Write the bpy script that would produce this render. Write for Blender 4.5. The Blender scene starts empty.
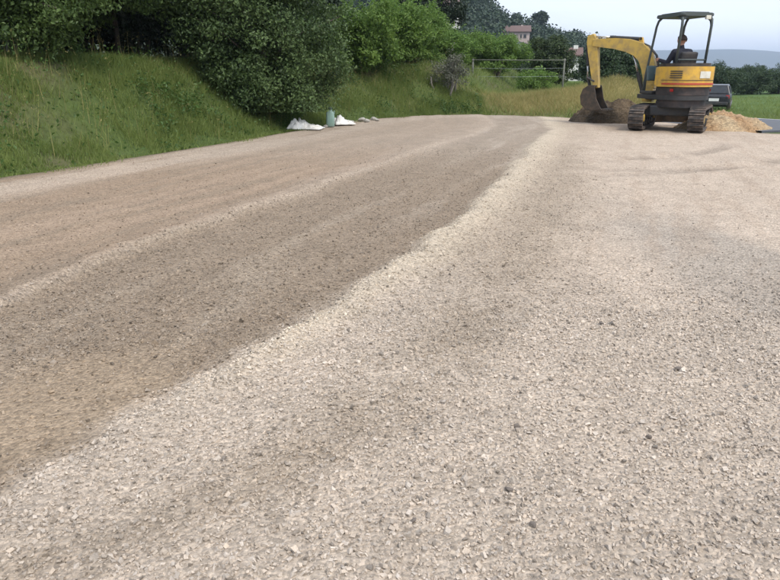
import bpy, bmesh, math, random
import numpy as np
from mathutils import Vector, Matrix, Euler

R = math.radians
random.seed(7)
rng = np.random.default_rng(11)
scn = bpy.context.scene
C = scn.collection

# ------------------------------------------------------------------ camera, sky, sun, exposure
cam_d = bpy.data.cameras.new('camera')
cam = bpy.data.objects.new('camera', cam_d)
C.objects.link(cam)
cam.location = (0, 0, 1.27)
cam.rotation_euler = (R(90 - 18.81), 0, 0)
cam_d.sensor_width = 36
cam_d.lens = 640 / 780 * 36
cam_d.clip_start = 0.05
cam_d.clip_end = 20000
scn.camera = cam

SUN_EL, SUN_AZ = 56.0, 145.0      # degrees; azimuth clockwise from +Y
world = bpy.data.worlds.new('World')
scn.world = world
world.use_nodes = True
wn, wl = world.node_tree.nodes, world.node_tree.links
wn.clear()
w_out = wn.new('ShaderNodeOutputWorld')
w_bg = wn.new('ShaderNodeBackground')
w_sky = wn.new('ShaderNodeTexSky')
w_sky.sky_type = 'NISHITA'
w_sky.sun_disc = False
w_sky.sun_elevation = R(SUN_EL)
w_sky.sun_rotation = R(SUN_AZ)
w_sky.dust_density = 3.0
w_sky.air_density = 1.2
w_tc = wn.new('ShaderNodeTexCoord')
w_map = wn.new('ShaderNodeMapping')
w_map.inputs['Scale'].default_value = (1.6, 1.6, 7.0)
w_noise = wn.new('ShaderNodeTexNoise')
w_noise.inputs['Scale'].default_value = 1.3
w_noise.inputs['Detail'].default_value = 5
w_ramp = wn.new('ShaderNodeMapRange')
w_ramp.inputs['From Min'].default_value = 0.3
w_ramp.inputs['From Max'].default_value = 0.7
w_ramp.inputs['To Min'].default_value = 0.5
w_ramp.inputs['To Max'].default_value = 0.95
w_mix = wn.new('ShaderNodeMix')
w_mix.data_type = 'RGBA'
w_mix.inputs['B'].default_value = (5.85, 6.25, 7.1, 1)      # thin bright overcast
w_bg.inputs['Strength'].default_value = 0.12
wl.new(w_tc.outputs['Generated'], w_map.inputs['Vector'])
wl.new(w_map.outputs['Vector'], w_noise.inputs['Vector'])
wl.new(w_noise.outputs['Fac'], w_ramp.inputs['Value'])
wl.new(w_ramp.outputs['Result'], w_mix.inputs['Factor'])
wl.new(w_sky.outputs['Color'], w_mix.inputs['A'])
wl.new(w_mix.outputs['Result'], w_bg.inputs['Color'])
wl.new(w_bg.outputs['Background'], w_out.inputs['Surface'])

sun_d = bpy.data.lights.new('sun', 'SUN')
sun = bpy.data.objects.new('sun', sun_d)
C.objects.link(sun)
sun_d.energy = 1.5
sun_d.angle = R(12)
sun_d.color = (1.0, 0.95, 0.87)
sdir = Vector((math.sin(R(SUN_AZ)) * math.cos(R(SUN_EL)), math.cos(R(SUN_AZ)) * math.cos(R(SUN_EL)), math.sin(R(SUN_EL))))
sun.rotation_euler = sdir.to_track_quat('Z', 'Y').to_euler()
sun.location = (0, 0, 30)

scn.view_settings.view_transform = 'Standard'
scn.view_settings.look = 'None'
scn.view_settings.gamma = 1
scn.view_settings.use_curve_mapping = False
scn.view_settings.exposure = 0.92
scn.cycles.max_bounces = 6
scn.cycles.diffuse_bounces = 3
scn.cycles.glossy_bounces = 2
scn.cycles.volume_bounces = 0

# ------------------------------------------------------------------ helpers
def tag(o, label=None, cat=None, group=None, kind=None):
    if label: o['label'] = label
    if cat: o['category'] = cat
    if group: o['group'] = group
    if kind: o['kind'] = kind
    return o

def empty(name, loc=(0, 0, 0), rz=0.0):
    o = bpy.data.objects.new(name, None)
    o.empty_display_size = 0.2
    C.objects.link(o)
    o.location = loc
    o.rotation_euler = (0, 0, rz)
    return o

def link(name, me, parent=None, mats=None, smooth=False):
    if mats is not None:
        for m in (mats if isinstance(mats, (list, tuple)) else [mats]):
            me.materials.append(m)
    if smooth:
        me.polygons.foreach_set('use_smooth', np.ones(len(me.polygons), dtype=bool))
    o = bpy.data.objects.new(name, me)
    C.objects.link(o)
    if parent: o.parent = parent
    return o

def copy_tree(o, parent=None):
    c = o.copy()
    C.objects.link(c)
    c.parent = parent
    for ch in list(o.children):
        copy_tree(ch, c)
    return c

def np_mesh(name, V, F, cols=None):
    """V (n,3), F (m,k) all the same k; cols (n,3) optional colour per vertex"""
    me = bpy.data.meshes.new(name)
    V = np.asarray(V, dtype=np.float32); F = np.asarray(F, dtype=np.int32)
    m, k = F.shape
    me.vertices.add(len(V)); me.vertices.foreach_set('co', V.ravel())
    me.loops.add(m * k); me.loops.foreach_set('vertex_index', F.ravel())
    me.polygons.add(m)
    me.polygons.foreach_set('loop_start', np.arange(0, m * k, k, dtype=np.int32))
    me.polygons.foreach_set('loop_total', np.full(m, k, dtype=np.int32))
    if cols is not None:
        a = me.attributes.new('tint', 'FLOAT_COLOR', 'POINT')
        rgba = np.ones((len(V), 4), dtype=np.float32); rgba[:, :3] = cols
        a.data.foreach_set('color', rgba.ravel())
    me.polygons.foreach_set('use_smooth', np.zeros(m, dtype=bool))
    me.update(calc_edges=True)
    return me

def sstep(a, b, x):
    t = np.clip((x - a) / (b - a), 0, 1)
    return t * t * (3 - 2 * t)

_perm = np.random.default_rng(3).random((256, 256))
def vnoise(x, y):
    x = np.asarray(x, dtype=float); y = np.asarray(y, dtype=float)
    xi = np.floor(x).astype(int); yi = np.floor(y).astype(int)
    fx = x - xi; fy = y - yi
    fx = fx * fx * (3 - 2 * fx); fy = fy * fy * (3 - 2 * fy)
    g = lambda i, j: _perm[i % 256, j % 256]
    return (g(xi, yi) * (1 - fx) * (1 - fy) + g(xi + 1, yi) * fx * (1 - fy) + g(xi, yi + 1) * (1 - fx) * fy + g(xi + 1, yi + 1) * fx * fy)
def fbm(x, y, o=4):
    s = 0; a = 0.5
    for i in range(o):
        s = s + a * vnoise(x * 2 ** i + 17.3 * i, y * 2 ** i + 5.1 * i); a *= 0.5
    return s / (1 - 0.5 ** o)

class MB:
    """collects boxes, tubes and prisms into one mesh"""
    def __init__(s, M=None):
        s.bm = bmesh.new(); s.M = M or Matrix()
    def _v(s, p): return s.bm.verts.new(s.M @ Vector(p))
    def _f(s, vs):
        try: return s.bm.faces.new(vs)
        except ValueError: return None
    def box(s, c, size, rot=(0, 0, 0), bev=0.0, taper=(1, 1)):
        c = Vector(c); E = Euler(rot).to_matrix(); hx, hy, hz = size[0] / 2, size[1] / 2, size[2] / 2
        vs = []
        for z in (-1, 1):
            tx, ty = (taper if z > 0 else (1, 1))
            for x, y in ((-1, -1), (1, -1), (1, 1), (-1, 1)):
                vs.append(s._v(c + E @ Vector((x * hx * tx, y * hy * ty, z * hz))))
        fs = [s._f([vs[i] for i in q]) for q in ((3, 2, 1, 0), (4, 5, 6, 7), (0, 1, 5, 4), (1, 2, 6, 5), (2, 3, 7, 6), (3, 0, 4, 7))]
        if bev:
            es = list({e for f in fs for e in f.edges})
            bmesh.ops.bevel(s.bm, geom=es, offset=bev, segments=2, affect='EDGES', profile=0.6)
        return s
    def tube(s, pts, rad, n=8, cap=True):
        pts = [Vector(p) for p in pts]
        rad = rad if isinstance(rad, (list, tuple)) else [rad] * len(pts)
        rings = []; prev = None
        for i, p in enumerate(pts):
            d = (pts[min(i + 1, len(pts) - 1)] - pts[max(i - 1, 0)]).normalized()
            if prev is None:
                a = Vector((0, 0, 1)) if abs(d.z) < 0.9 else Vector((1, 0, 0))
                u = d.cross(a).normalized()
            else:
                u = (prev - d * prev.dot(d)).normalized()
            prev = u; w = d.cross(u)
            rings.append([s._v(p + (u * math.cos(2 * math.pi * k / n) + w * math.sin(2 * math.pi * k / n)) * rad[i]) for k in range(n)])
        for a, b in zip(rings, rings[1:]):
            for k in range(n): s._f([a[k], a[(k + 1) % n], b[(k + 1) % n], b[k]])
        if cap: s._f(rings[0][::-1]); s._f(rings[-1])
        return s
    def prism(s, outline, lo, hi, axis='z', bev=0.0):
        """outline of 2D points extruded along axis; for x the outline is (y,z), for y (x,z)"""
        def P(a, b, h): return {'z': (a, b, h), 'x': (h, a, b), 'y': (a, h, b)}[axis]
        A = [s._v(P(a, b, lo)) for a, b in outline]; B = [s._v(P(a, b, hi)) for a, b in outline]
        n = len(outline); fs = [s._f(A[::-1]), s._f(B)]
        for k in range(n): fs.append(s._f([A[k], A[(k + 1) % n], B[(k + 1) % n], B[k]]))
        if bev:
            es = [e for e in set(list(fs[0].edges) + list(fs[1].edges))]
            bmesh.ops.bevel(s.bm, geom=es, offset=bev, segments=2, affect='EDGES', profile=0.6)
        return s
    def loft(s, rings, cap=True):
        Rg = [[s._v(p) for p in r] for r in rings]; n = len(Rg[0])
        for a, b in zip(Rg, Rg[1:]):
            for k in range(n): s._f([a[k], a[(k + 1) % n], b[(k + 1) % n], b[k]])
        if cap: s._f(Rg[0][::-1]); s._f(Rg[-1])
        return s
    def mesh(s, name):
        bmesh.ops.recalc_face_normals(s.bm, faces=s.bm.faces)
        me = bpy.data.meshes.new(name); s.bm.to_mesh(me); s.bm.free(); return me
    def build(s, name, mat, parent=None, smooth=False, bevel=0.0):
        o = link(name, s.mesh(name), parent, mat, smooth)
        if bevel:
            b = o.modifiers.new('bevel', 'BEVEL'); b.width = bevel; b.segments = 2; b.limit_method = 'ANGLE'; b.angle_limit = R(40)
        return o

# ------------------------------------------------------------------ materials
def new_mat(name):
    m = bpy.data.materials.new(name); m.use_nodes = True
    nt = m.node_tree; return m, nt, nt.nodes['Principled BSDF']

def paint(name, col, rough=0.5, metal=0.0, wear=0.25, dirt=(0.22, 0.17, 0.12), scale=6.0, spec=0.5):
    """coloured surface with grime of its own and uneven gloss"""
    m, nt, p = new_mat(name); n, l = nt.nodes, nt.links
    tc = n.new('ShaderNodeTexCoord')
    a = n.new('ShaderNodeTexNoise'); a.inputs['Scale'].default_value = scale; a.inputs['Detail'].default_value = 8; a.inputs['Roughness'].default_value = 0.65
    r = n.new('ShaderNodeMapRange'); r.inputs['From Min'].default_value = 0.42; r.inputs['From Max'].default_value = 0.75; r.inputs['To Max'].default_value = wear * 2
    mx = n.new('ShaderNodeMix'); mx.data_type = 'RGBA'
    mx.inputs['A'].default_value = (*col, 1); mx.inputs['B'].default_value = (*dirt, 1)
    l.new(tc.outputs['Object'], a.inputs['Vector']); l.new(a.outputs['Fac'], r.inputs['Value'])
    l.new(r.outputs['Result'], mx.inputs['Factor']); l.new(mx.outputs['Result'], p.inputs['Base Color'])
    r2 = n.new('ShaderNodeMapRange'); r2.inputs['To Min'].default_value = max(0.05, rough - 0.12); r2.inputs['To Max'].default_value = min(1, rough + 0.25)
    l.new(a.outputs['Fac'], r2.inputs['Value']); l.new(r2.outputs['Result'], p.inputs['Roughness'])
    p.inputs['Metallic'].default_value = metal
    p.inputs['Specular IOR Level'].default_value = spec
    bp = n.new('ShaderNodeBump'); bp.inputs['Strength'].default_value = 0.15; bp.inputs['Distance'].default_value = 0.01
    l.new(a.outputs['Fac'], bp.inputs['Height']); l.new(bp.outputs['Normal'], p.inputs['Normal'])
    return m

def leaf_mat(name, dark, light, trans=0.35, nscale=0.8, rough=0.5):
    m, nt, p = new_mat(name); n, l = nt.nodes, nt.links
    g = n.new('ShaderNodeNewGeometry'); tc = n.new('ShaderNodeTexCoord')
    ns = n.new('ShaderNodeTexNoise'); ns.inputs['Scale'].default_value = nscale; ns.inputs['Detail'].default_value = 3
    l.new(tc.outputs['Object'], ns.inputs['Vector'])
    ad = n.new('ShaderNodeMath'); ad.operation = 'MULTIPLY_ADD'; ad.inputs[1].default_value = 0.55
    l.new(g.outputs['Random Per Island'], ad.inputs[0])
    ml = n.new('ShaderNodeMapRange'); ml.inputs['From Min'].default_value = 0.3; ml.inputs['From Max'].default_value = 0.7; ml.inputs['To Max'].default_value = 0.5
    l.new(ns.outputs['Fac'], ml.inputs['Value']); l.new(ml.outputs['Result'], ad.inputs[2])
    mx = n.new('ShaderNodeMix'); mx.data_type = 'RGBA'
    mx.inputs['A'].default_value = (*dark, 1); mx.inputs['B'].default_value = (*light, 1)
    l.new(ad.outputs['Value'], mx.inputs['Factor'])
    l.new(mx.outputs['Result'], p.inputs['Base Color'])
    p.inputs['Roughness'].default_value = rough
    p.inputs['Specular IOR Level'].default_value = 0.35
    t = n.new('ShaderNodeBsdfTranslucent'); ms = n.new('ShaderNodeMixShader'); ms.inputs['Fac'].default_value = trans
    l.new(mx.outputs['Result'], t.inputs['Color'])
    l.new(p.outputs['BSDF'], ms.inputs[1]); l.new(t.outputs['BSDF'], ms.inputs[2])
    l.new(ms.outputs['Shader'], n['Material Output'].inputs['Surface'])
    return m

def tint_mat(name, vor_scale, contrast, bump, rough=0.92, fine=60.0, haspeb=True):
    """colour from the mesh's own tint, broken up by pebbles and grit"""
    m, nt, p = new_mat(name); n, l = nt.nodes, nt.links
    at = n.new('ShaderNodeAttribute'); at.attribute_name = 'tint'
    tc = n.new('ShaderNodeTexCoord')
    ns = n.new('ShaderNodeTexNoise'); ns.inputs['Scale'].default_value = fine; ns.inputs['Detail'].default_value = 6; ns.inputs['Roughness'].default_value = 0.7
    l.new(tc.outputs['Object'], ns.inputs['Vector'])
    r = n.new('ShaderNodeMapRange'); r.inputs['From Min'].default_value = 0.3; r.inputs['From Max'].default_value = 0.7
    r.inputs['To Min'].default_value = 1 - contrast; r.inputs['To Max'].default_value = 1 + contrast
    l.new(ns.outputs['Fac'], r.inputs['Value'])
    mul = n.new('ShaderNodeVectorMath'); mul.operation = 'SCALE'
    l.new(at.outputs['Color'], mul.inputs[0]); l.new(r.outputs['Result'], mul.inputs['Scale'])
    last = mul.outputs['Vector']; h = ns.outputs['Fac']
    if haspeb:
        v = n.new('ShaderNodeTexVoronoi'); v.inputs['Scale'].default_value = vor_scale; v.inputs['Randomness'].default_value = 1.0
        l.new(tc.outputs['Object'], v.inputs['Vector'])
        sep = n.new('ShaderNodeSeparateColor'); l.new(v.outputs['Color'], sep.inputs['Color'])
        r2 = n.new('ShaderNodeMapRange'); r2.inputs['To Min'].default_value = 0.74; r2.inputs['To Max'].default_value = 1.22
        l.new(sep.outputs['Red'], r2.inputs['Value'])
        mul2 = n.new('ShaderNodeVectorMath'); mul2.operation = 'SCALE'
        l.new(last, mul2.inputs[0]); l.new(r2.outputs['Result'], mul2.inputs['Scale']); last = mul2.outputs['Vector']
        inv = n.new('ShaderNodeMath'); inv.operation = 'MULTIPLY_ADD'; inv.inputs[1].default_value = -1.2; 
        l.new(v.outputs['Distance'], inv.inputs[0]); l.new(ns.outputs['Fac'], inv.inputs[2]); h = inv.outputs['Value']
    l.new(last, p.inputs['Base Color'])
    p.inputs['Roughness'].default_value = rough
    p.inputs['Specular IOR Level'].default_value = 0.25
    bp = n.new('ShaderNodeBump'); bp.inputs['Strength'].default_value = bump; bp.inputs['Distance'].default_value = 0.012
    l.new(h, bp.inputs['Height']); l.new(bp.outputs['Normal'], p.inputs['Normal'])
    return m

M = {}
M['yard'] = tint_mat('compacted_gravel', 62.0, 0.35, 0.9)
M['stone'] = tint_mat('loose_stone', 1, 0.22, 0.35, fine=140.0, haspeb=False)
M['soil'] = tint_mat('turf_soil', 1, 0.35, 0.6, fine=9.0, haspeb=False)
M['earth'] = tint_mat('dug_earth', 22.0, 0.4, 0.9, fine=25.0)
M['asphalt'] = paint('asphalt', (0.075, 0.082, 0.095), 0.75, 0, 0.2, (0.16, 0.15, 0.14), 3.0)
M['line'] = paint('road_line_paint', (0.72, 0.72, 0.7), 0.6, 0, 0.3, (0.25, 0.24, 0.22), 9.0)
M['yellow'] = paint('yellow_machine_paint', (0.62, 0.37, 0.05), 0.5, 0, 0.5, (0.26, 0.18, 0.09), 5.0)
M['yellow_worn'] = paint('faded_yellow_paint', (0.54, 0.36, 0.075), 0.5, 0, 0.5, (0.22, 0.17, 0.10), 5.0)
M['dark'] = paint('dark_machine_steel', (0.028, 0.03, 0.032), 0.5, 0.0, 0.2, (0.12, 0.095, 0.07), 7.0)
M['skirt'] = paint('dusty_black_cover', (0.022, 0.02, 0.02), 0.55, 0.0, 0.3, (0.13, 0.085, 0.07), 5.0)
M['rubber'] = paint('dusty_rubber', (0.035, 0.033, 0.032), 0.85, 0, 0.45, (0.20, 0.15, 0.115), 9.0)
M['canopy'] = paint('grey_green_canopy_paint', (0.055, 0.07, 0.068), 0.45, 0, 0.12, (0.14, 0.13, 0.11), 6.0)
M['chrome'] = paint('cylinder_rod', (0.55, 0.55, 0.55), 0.2, 1.0, 0.1, (0.3, 0.27, 0.22))
M['bucket'] = paint('worn_bucket_steel', (0.055, 0.045, 0.036), 0.55, 0.3, 0.45, (0.16, 0.11, 0.07), 7.0)
M['decal'] = paint('pale_decal', (0.62, 0.62, 0.55), 0.5, 0, 0.25, (0.4, 0.33, 0.2), 12.0)
M['red'] = paint('red_stripe', (0.42, 0.05, 0.03), 0.45, 0, 0.2, (0.25, 0.12, 0.07), 9.0)
M['lamp_red'] = paint('red_lens', (0.35, 0.02, 0.02), 0.2, 0, 0.1)
M['teal'] = paint('grey_teal_vinyl', (0.06, 0.11, 0.12), 0.55, 0, 0.2)
M['seat'] = paint('black_vinyl', (0.02, 0.02, 0.022), 0.5, 0, 0.15)
M['jacket'] = paint('navy_work_jacket', (0.014, 0.016, 0.028), 0.9, 0, 0.1, (0.05, 0.045, 0.04))
M['trouser'] = paint('dark_work_trousers', (0.02, 0.022, 0.03), 0.9, 0, 0.15, (0.08, 0.07, 0.06))
M['skin'] = paint('skin', (0.36, 0.19, 0.13), 0.5, 0, 0.1, (0.28, 0.13, 0.09))
M['hair'] = paint('dark_hair', (0.025, 0.014, 0.01), 0.6, 0, 0.1)
M['boot'] = paint('brown_boot', (0.05, 0.03, 0.02), 0.7, 0, 0.3)
M['bark'] = paint('bark', (0.075, 0.06, 0.045), 0.9, 0, 0.4, (0.13, 0.12, 0.09), 12.0)
M['twig'] = paint('grey_twig', (0.20, 0.18, 0.155), 0.9, 0, 0.3, (0.10, 0.09, 0.075), 14.0)
M['leaf_big'] = leaf_mat('large_shrub_leaf', (0.024, 0.052, 0.017), (0.125, 0.185, 0.06), 0.28)
M['leaf_left'] = leaf_mat('bank_tree_leaf', (0.028, 0.06, 0.016), (0.115, 0.175, 0.045), 0.3)
M['leaf_shade_hedge'] = leaf_mat('shade_hedge_leaf', (0.010, 0.020, 0.010), (0.03, 0.05, 0.022), 0.15)  # near-black leaves for the hedge added to darken the hollows
M['leaf_vine'] = leaf_mat('vine_leaf', (0.075, 0.155, 0.028), (0.21, 0.31, 0.07), 0.42)
M['leaf_dark'] = leaf_mat('round_tree_leaf', (0.022, 0.045, 0.015), (0.07, 0.10, 0.03), 0.25)
M['leaf_far'] = leaf_mat('treeline_leaf', (0.018, 0.04, 0.016), (0.055, 0.09, 0.03), 0.2, 0.3)
M['leaf_wood'] = leaf_mat('hillside_wood_leaf', (0.014, 0.032, 0.018), (0.045, 0.075, 0.035), 0.15, 0.07)
M['leaf_grey'] = leaf_mat('dry_shrub_leaf', (0.06, 0.075, 0.05), (0.19, 0.19, 0.14), 0.25, 2.0)
M['grass'] = leaf_mat('bank_grass_blade', (0.085, 0.14, 0.026), (0.25, 0.30, 0.085), 0.4, 0.6, 0.6)
M['straw'] = leaf_mat('dry_grass_blade', (0.17, 0.16, 0.05), (0.42, 0.36, 0.15), 0.35, 0.8, 0.7)
M['weed'] = leaf_mat('bank_weed_leaf', (0.03, 0.075, 0.014), (0.10, 0.17, 0.04), 0.35, 0.7)
M['plastic_white'] = paint('white_plastic_sheet', (0.70, 0.70, 0.67), 0.45, 0, 0.3, (0.4, 0.35, 0.28), 5.0)
M['plastic_green'] = paint('pale_green_plastic', (0.27, 0.42, 0.36), 0.4, 0, 0.2, (0.2, 0.2, 0.16), 7.0)
M['post'] = paint('weathered_post', (0.36, 0.35, 0.31), 0.8, 0, 0.4, (0.2, 0.18, 0.15), 8.0)
M['oldpost'] = paint('grey_old_post', (0.15, 0.155, 0.13), 0.85, 0, 0.4, (0.12, 0.12, 0.09), 8.0)
M['pipe'] = paint('galvanised_pipe', (0.36, 0.40, 0.42), 0.5, 0.2, 0.3, (0.3, 0.28, 0.25), 8.0)
M['wall_pink'] = paint('pink_render', (0.50, 0.41, 0.38), 0.9, 0, 0.3, (0.35, 0.28, 0.25), 0.6)
M['wall_white'] = paint('white_render', (0.66, 0.65, 0.61), 0.9, 0, 0.2, (0.45, 0.42, 0.38), 0.6)
M['roof_tile'] = paint('clay_roof_tile', (0.13, 0.085, 0.075), 0.9, 0, 0.4, (0.12, 0.08, 0.07), 2.0)
M['glass'] = paint('window_glass', (0.02, 0.025, 0.03), 0.1, 0, 0.05)
M['shutter'] = paint('window_frame_paint', (0.22, 0.2, 0.17), 0.6)
M['car'] = paint('black_car_paint', (0.012, 0.013, 0.016), 0.25, 0, 0.1, (0.08, 0.07, 0.06))
M['plate'] = paint('number_plate', (0.75, 0.75, 0.73), 0.4, 0, 0.08)
M['hillsoil'] = paint('wooded_hill_ground', (0.03, 0.05, 0.025), 0.95, 0, 0.5, (0.05, 0.06, 0.03), 0.05)
M['mount'] = paint('mountain_forest', (0.05, 0.065, 0.05), 0.95, 0, 0.4, (0.09, 0.09, 0.07), 0.004)

# ------------------------------------------------------------------ the yard's shape
YARD = np.array([(-10.2, -3.4), (-12, -10), (20, -10), (22, 15.5), (9.2, 14.35), (8.35, 14.3), (7.9, 15.4), (7.7, 17.4), (5.87, 18.5),
                 (5.07, 19.6), (3.9, 20.6), (2.56, 21.0), (0.94, 20.5), (-0.84, 18.5), (-2.08, 15.3), (-3.17, 12.2), (-4.06, 10.1), (-4.94, 8.1), (-6.7, 4.1)])
def yard_dist(x, y):
    """signed distance to the yard outline, negative inside"""
    x = np.asarray(x, float); y = np.asarray(y, float)
    d = np.full(x.shape, 1e9); ins = np.zeros(x.shape, bool)
    for i in range(len(YARD)):
        ax, ay = YARD[i]; bx, by = YARD[(i + 1) % len(YARD)]
        ex, ey = bx - ax, by - ay
        t = np.clip(((x - ax) * ex + (y - ay) * ey) / (ex * ex + ey * ey), 0, 1)
        d = np.minimum(d, np.hypot(x - ax - t * ex, y - ay - t * ey))
        c = ((ay > y) != (by > y)) & (x < (bx - ax) * (y - ay) / ((by - ay) if by != ay else 1e-9) + ax)
        ins ^= c
    return np.where(ins, -d, d)

R1 = np.array([(-2.1, -4), (-1.5, 0.8), (-1.24, 1.71), (-0.97, 2.29), (-0.68, 2.83), (-0.35, 3.55), (0.07, 4.39), (0.77, 6.05), (1.37, 7.97), (2.96, 12.91), (3.75, 15.21), (4.4, 19), (4.6, 24)])
R2 = np.array([(-3.4, -4), (-2.6, 1.5), (-2.22, 3.41), (-2.05, 4.34), (-1.66, 5.46), (-0.98, 6.94), (0.15, 9.88), (1.7, 13.97), (2.6, 16.5), (3.2, 24)])
R0 = np.array([(-1.9, -4), (-1.1, 1.0), (-0.97, 1.42), (-0.52, 1.7), (-0.13, 2.08), (0.16, 2.63), (0.53, 3.4), (0.95, 4.35), (1.6, 6.0), (2.7, 8.9), (4.4, 13), (6, 24)])
fr = lambda P, y: np.interp(y, P[:, 1], P[:, 0])

def yard_fields(x, y):
    """height and colour of the yard surface"""
    w = 0.06 * (fbm(x * 1.3, y * 1.3, 3) - 0.5) * np.clip(y / 3, 0.7, 1.6) + 0.09 * (fbm(x * 6, y * 6, 3) - 0.5)
    a1 = x - fr(R1, y) + w * 1.6
    a2 = x - fr(R2, y) + w * 1.8
    a0 = x - fr(R0, y) + w * 2
    e = -yard_dist(x, y)                                   # metres in from the edge
    k = np.clip(0.075 + 0.016 * y, 0.09, 0.24)
    rid1 = np.exp(-((a1 - 0.10) / np.where(a1 < 0.10, k * 0.65, k * 1.3)) ** 2)
    rid2 = np.exp(-((a2 + 0.04) / np.where(a2 > -0.04, k * 0.7, k * 1.6)) ** 2)
    h = (0.028 + 0.05 * sstep(2.5, 5.5, y)) * rid1 * sstep(17, 11, y) + 0.05 * rid2 * sstep(15, 10, y)
    inB = sstep(-0.05, 0.1, a2) * sstep(0.08, -0.16, a1)
    inC = sstep(0.05, -0.1, a2)
    inA = 1 - np.clip(inB + inC, 0, 1)
    h = h - 0.012 * inB
    # coordinates along and across the graded strips, for streaks left by the blade
    across = np.where(inA > 0.5, a1, a2); st = fbm(across * 4.0 + 3, y * 0.35, 4); st2 = fbm(across * 9.0 + 40, y * 0.8 + 9, 3)
    h = h + 0.02 * (st - 0.5) + 0.012 * (fbm(x * 4, y * 4, 3) - 0.5)
    pat = fbm(x * 0.55 + 7, y * 0.4 + 2, 4)
    light = np.array([0.442, 0.37, 0.295]); grey = np.array([0.305, 0.245, 0.182]); brown = np.array([0.26, 0.192, 0.13])
    dust = np.array([0.475, 0.387, 0.303]); taupe = np.array([0.255, 0.198, 0.142]); pink = np.array([0.335, 0.25, 0.178])
    def mix(c, d, t): return c * (1 - t[..., None]) + d * t[..., None]
    col = np.broadcast_to(light, x.shape + (3,)).copy()
    # right part: pale gravel, greyer bands, a dusty smooth sheet towards the machine
    col = mix(col, grey, np.clip(0.75 * np.exp(-(a0 / (0.14 + 0.055 * y)) ** 2) * sstep(0.15, 0.6, 0.55 * fbm(x * 2.5, y * 1.6 + 5, 3) + 0.45 * fbm(x * 14, y * 14, 2)), 0, 1))
    col = mix(col, grey, 0.75 * sstep(0.5, 0.72, pat) * sstep(1.2, 2.4, x))
    col = mix(col, grey * 1.12, 0.75 * sstep(3.0, 5.0, y) * sstep(2.2, 0.8, a1))
    dz = np.clip(sstep(3.0, 4.8, y) * sstep(0.6, 1.6, a1) * sstep(0.2, 0.45, st * 0.5 + pat * 0.5 + 0.1) + 0.6 * sstep(2.0, 3.0, y) * sstep(.4, .6, pat) * sstep(.6, 1.4, x), 0, 1)
    col = mix(col, dust, 0.85 * dz)
    gp = sstep(.42, .62, fbm(x * .8 + 21, y * .5 + 13, 4)) * sstep(1.3, 2.4, x) * sstep(2.2, 3, y) * sstep(7.5, 5, y)
    col = mix(col, np.array([.33, .285, .235]), .8 * gp)
    col = mix(col, pink, 0.28 * sstep(0.52, 0.7, st2) * dz)
    # strip B: taupe gravel with a bare brown patch
    cB = np.broadcast_to(taupe, x.shape + (3,)).copy()
    cB = mix(cB, grey, 0.8 * sstep(0.5, 0.75, st))
    bp = np.exp(-(((x + 1.25) / 0.55) ** 2 + ((y - 2.35) / 0.62) ** 2) * 1.3) + 0.8 * np.exp(-(((x + 1.7) / 0.25) ** 2 + ((y - 2.0) / 0.35) ** 2))
    bare = 0.9 * sstep(0.1, 0.75, bp + 0.4 * (fbm(x * 3, y * 3, 3) - 0.5))
    cB = mix(cB, np.array([.315, .24, .165]), bare)
    cB = mix(cB, light * 0.78, 0.55 * sstep(8, 14, y))
    cB = mix(cB, light * 0.92, 0.55 * sstep(0.56, 0.7, fbm(a2 * 3 + 11, y * 0.5 + 3, 3)) * sstep(5, 8, y))
    # strip C: brown fines, paler towards the grass edge
    cC = np.broadcast_to((brown * 0.55 + pink * 0.45), x.shape + (3,)).copy()
    cC = mix(cC, pink, 0.8 * sstep(0.45, 0.65, st))
    cC = mix(cC, taupe, 0.7 * sstep(0.5, 0.7, st2))
    cC = mix(cC, dust * 0.95, 0.75 * sstep(0.9, 0.2, np.abs(e - 0.75)) * sstep(0.3, 0.6, st + 0.1))
    cC = mix(cC, light * 0.8, 0.5 * sstep(8, 13, y))
    col = mix(mix(col, cB, inB), cC, inC)
    col = mix(col, np.array([0.51, 0.43, 0.325]), 0.8 * rid1 * sstep(1.8, 3.2, y))
    col = mix(col, dust * 0.85, 0.4 * rid2 * sstep(4.5, 7, y))
    # curved prints pressed by the machine's tracks
    for (cx, cy, r0) in ((3.2, 13.2, 3.1), (3.2, 13.2, 4.35), (1.0, 16.0, 6.6), (1.0, 16.0, 7.85)):
        rr0 = np.hypot(x - cx, y - cy); band = np.exp(-((rr0 - r0) / .16) ** 4) * sstep(12.6, 11.4, y) * sstep(4.0, 5.2, y) * sstep(.8, 1.6, a1)
        lug = 0.5 + 0.5 * np.sin(np.arctan2(y - cy, x - cx) * r0 * 2 * np.pi / .26)
        h = h - band * (.008 + .010 * lug); col = col * (1 - (.10 + .10 * lug) * band * sstep(.3, .55, fbm(x * 1.7, y * 1.7, 2)))[..., None]
    # browner ground round the excavator and a dark rim at the grass
    mach = np.exp(-(((x - 6.2) / 1.6) ** 2 + ((y - 15.5) / 1.8) ** 2))
    col = mix(col, brown * 0.8, 0.6 * sstep(0.3, 0.9, mach))
    col = mix(col, np.array([0.12, 0.10, 0.06]), 0.7 * sstep(0.25, 0.0, e))
    col = col * (0.9 + 0.2 * fbm(x * 6, y * 6, 2))[..., None]
    stones = inA * (1 - 0.95 * dz) + 0.75 * inB * (1 - 0.85 * bare) + 0.22 * inC
    return h, col, stones

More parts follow.
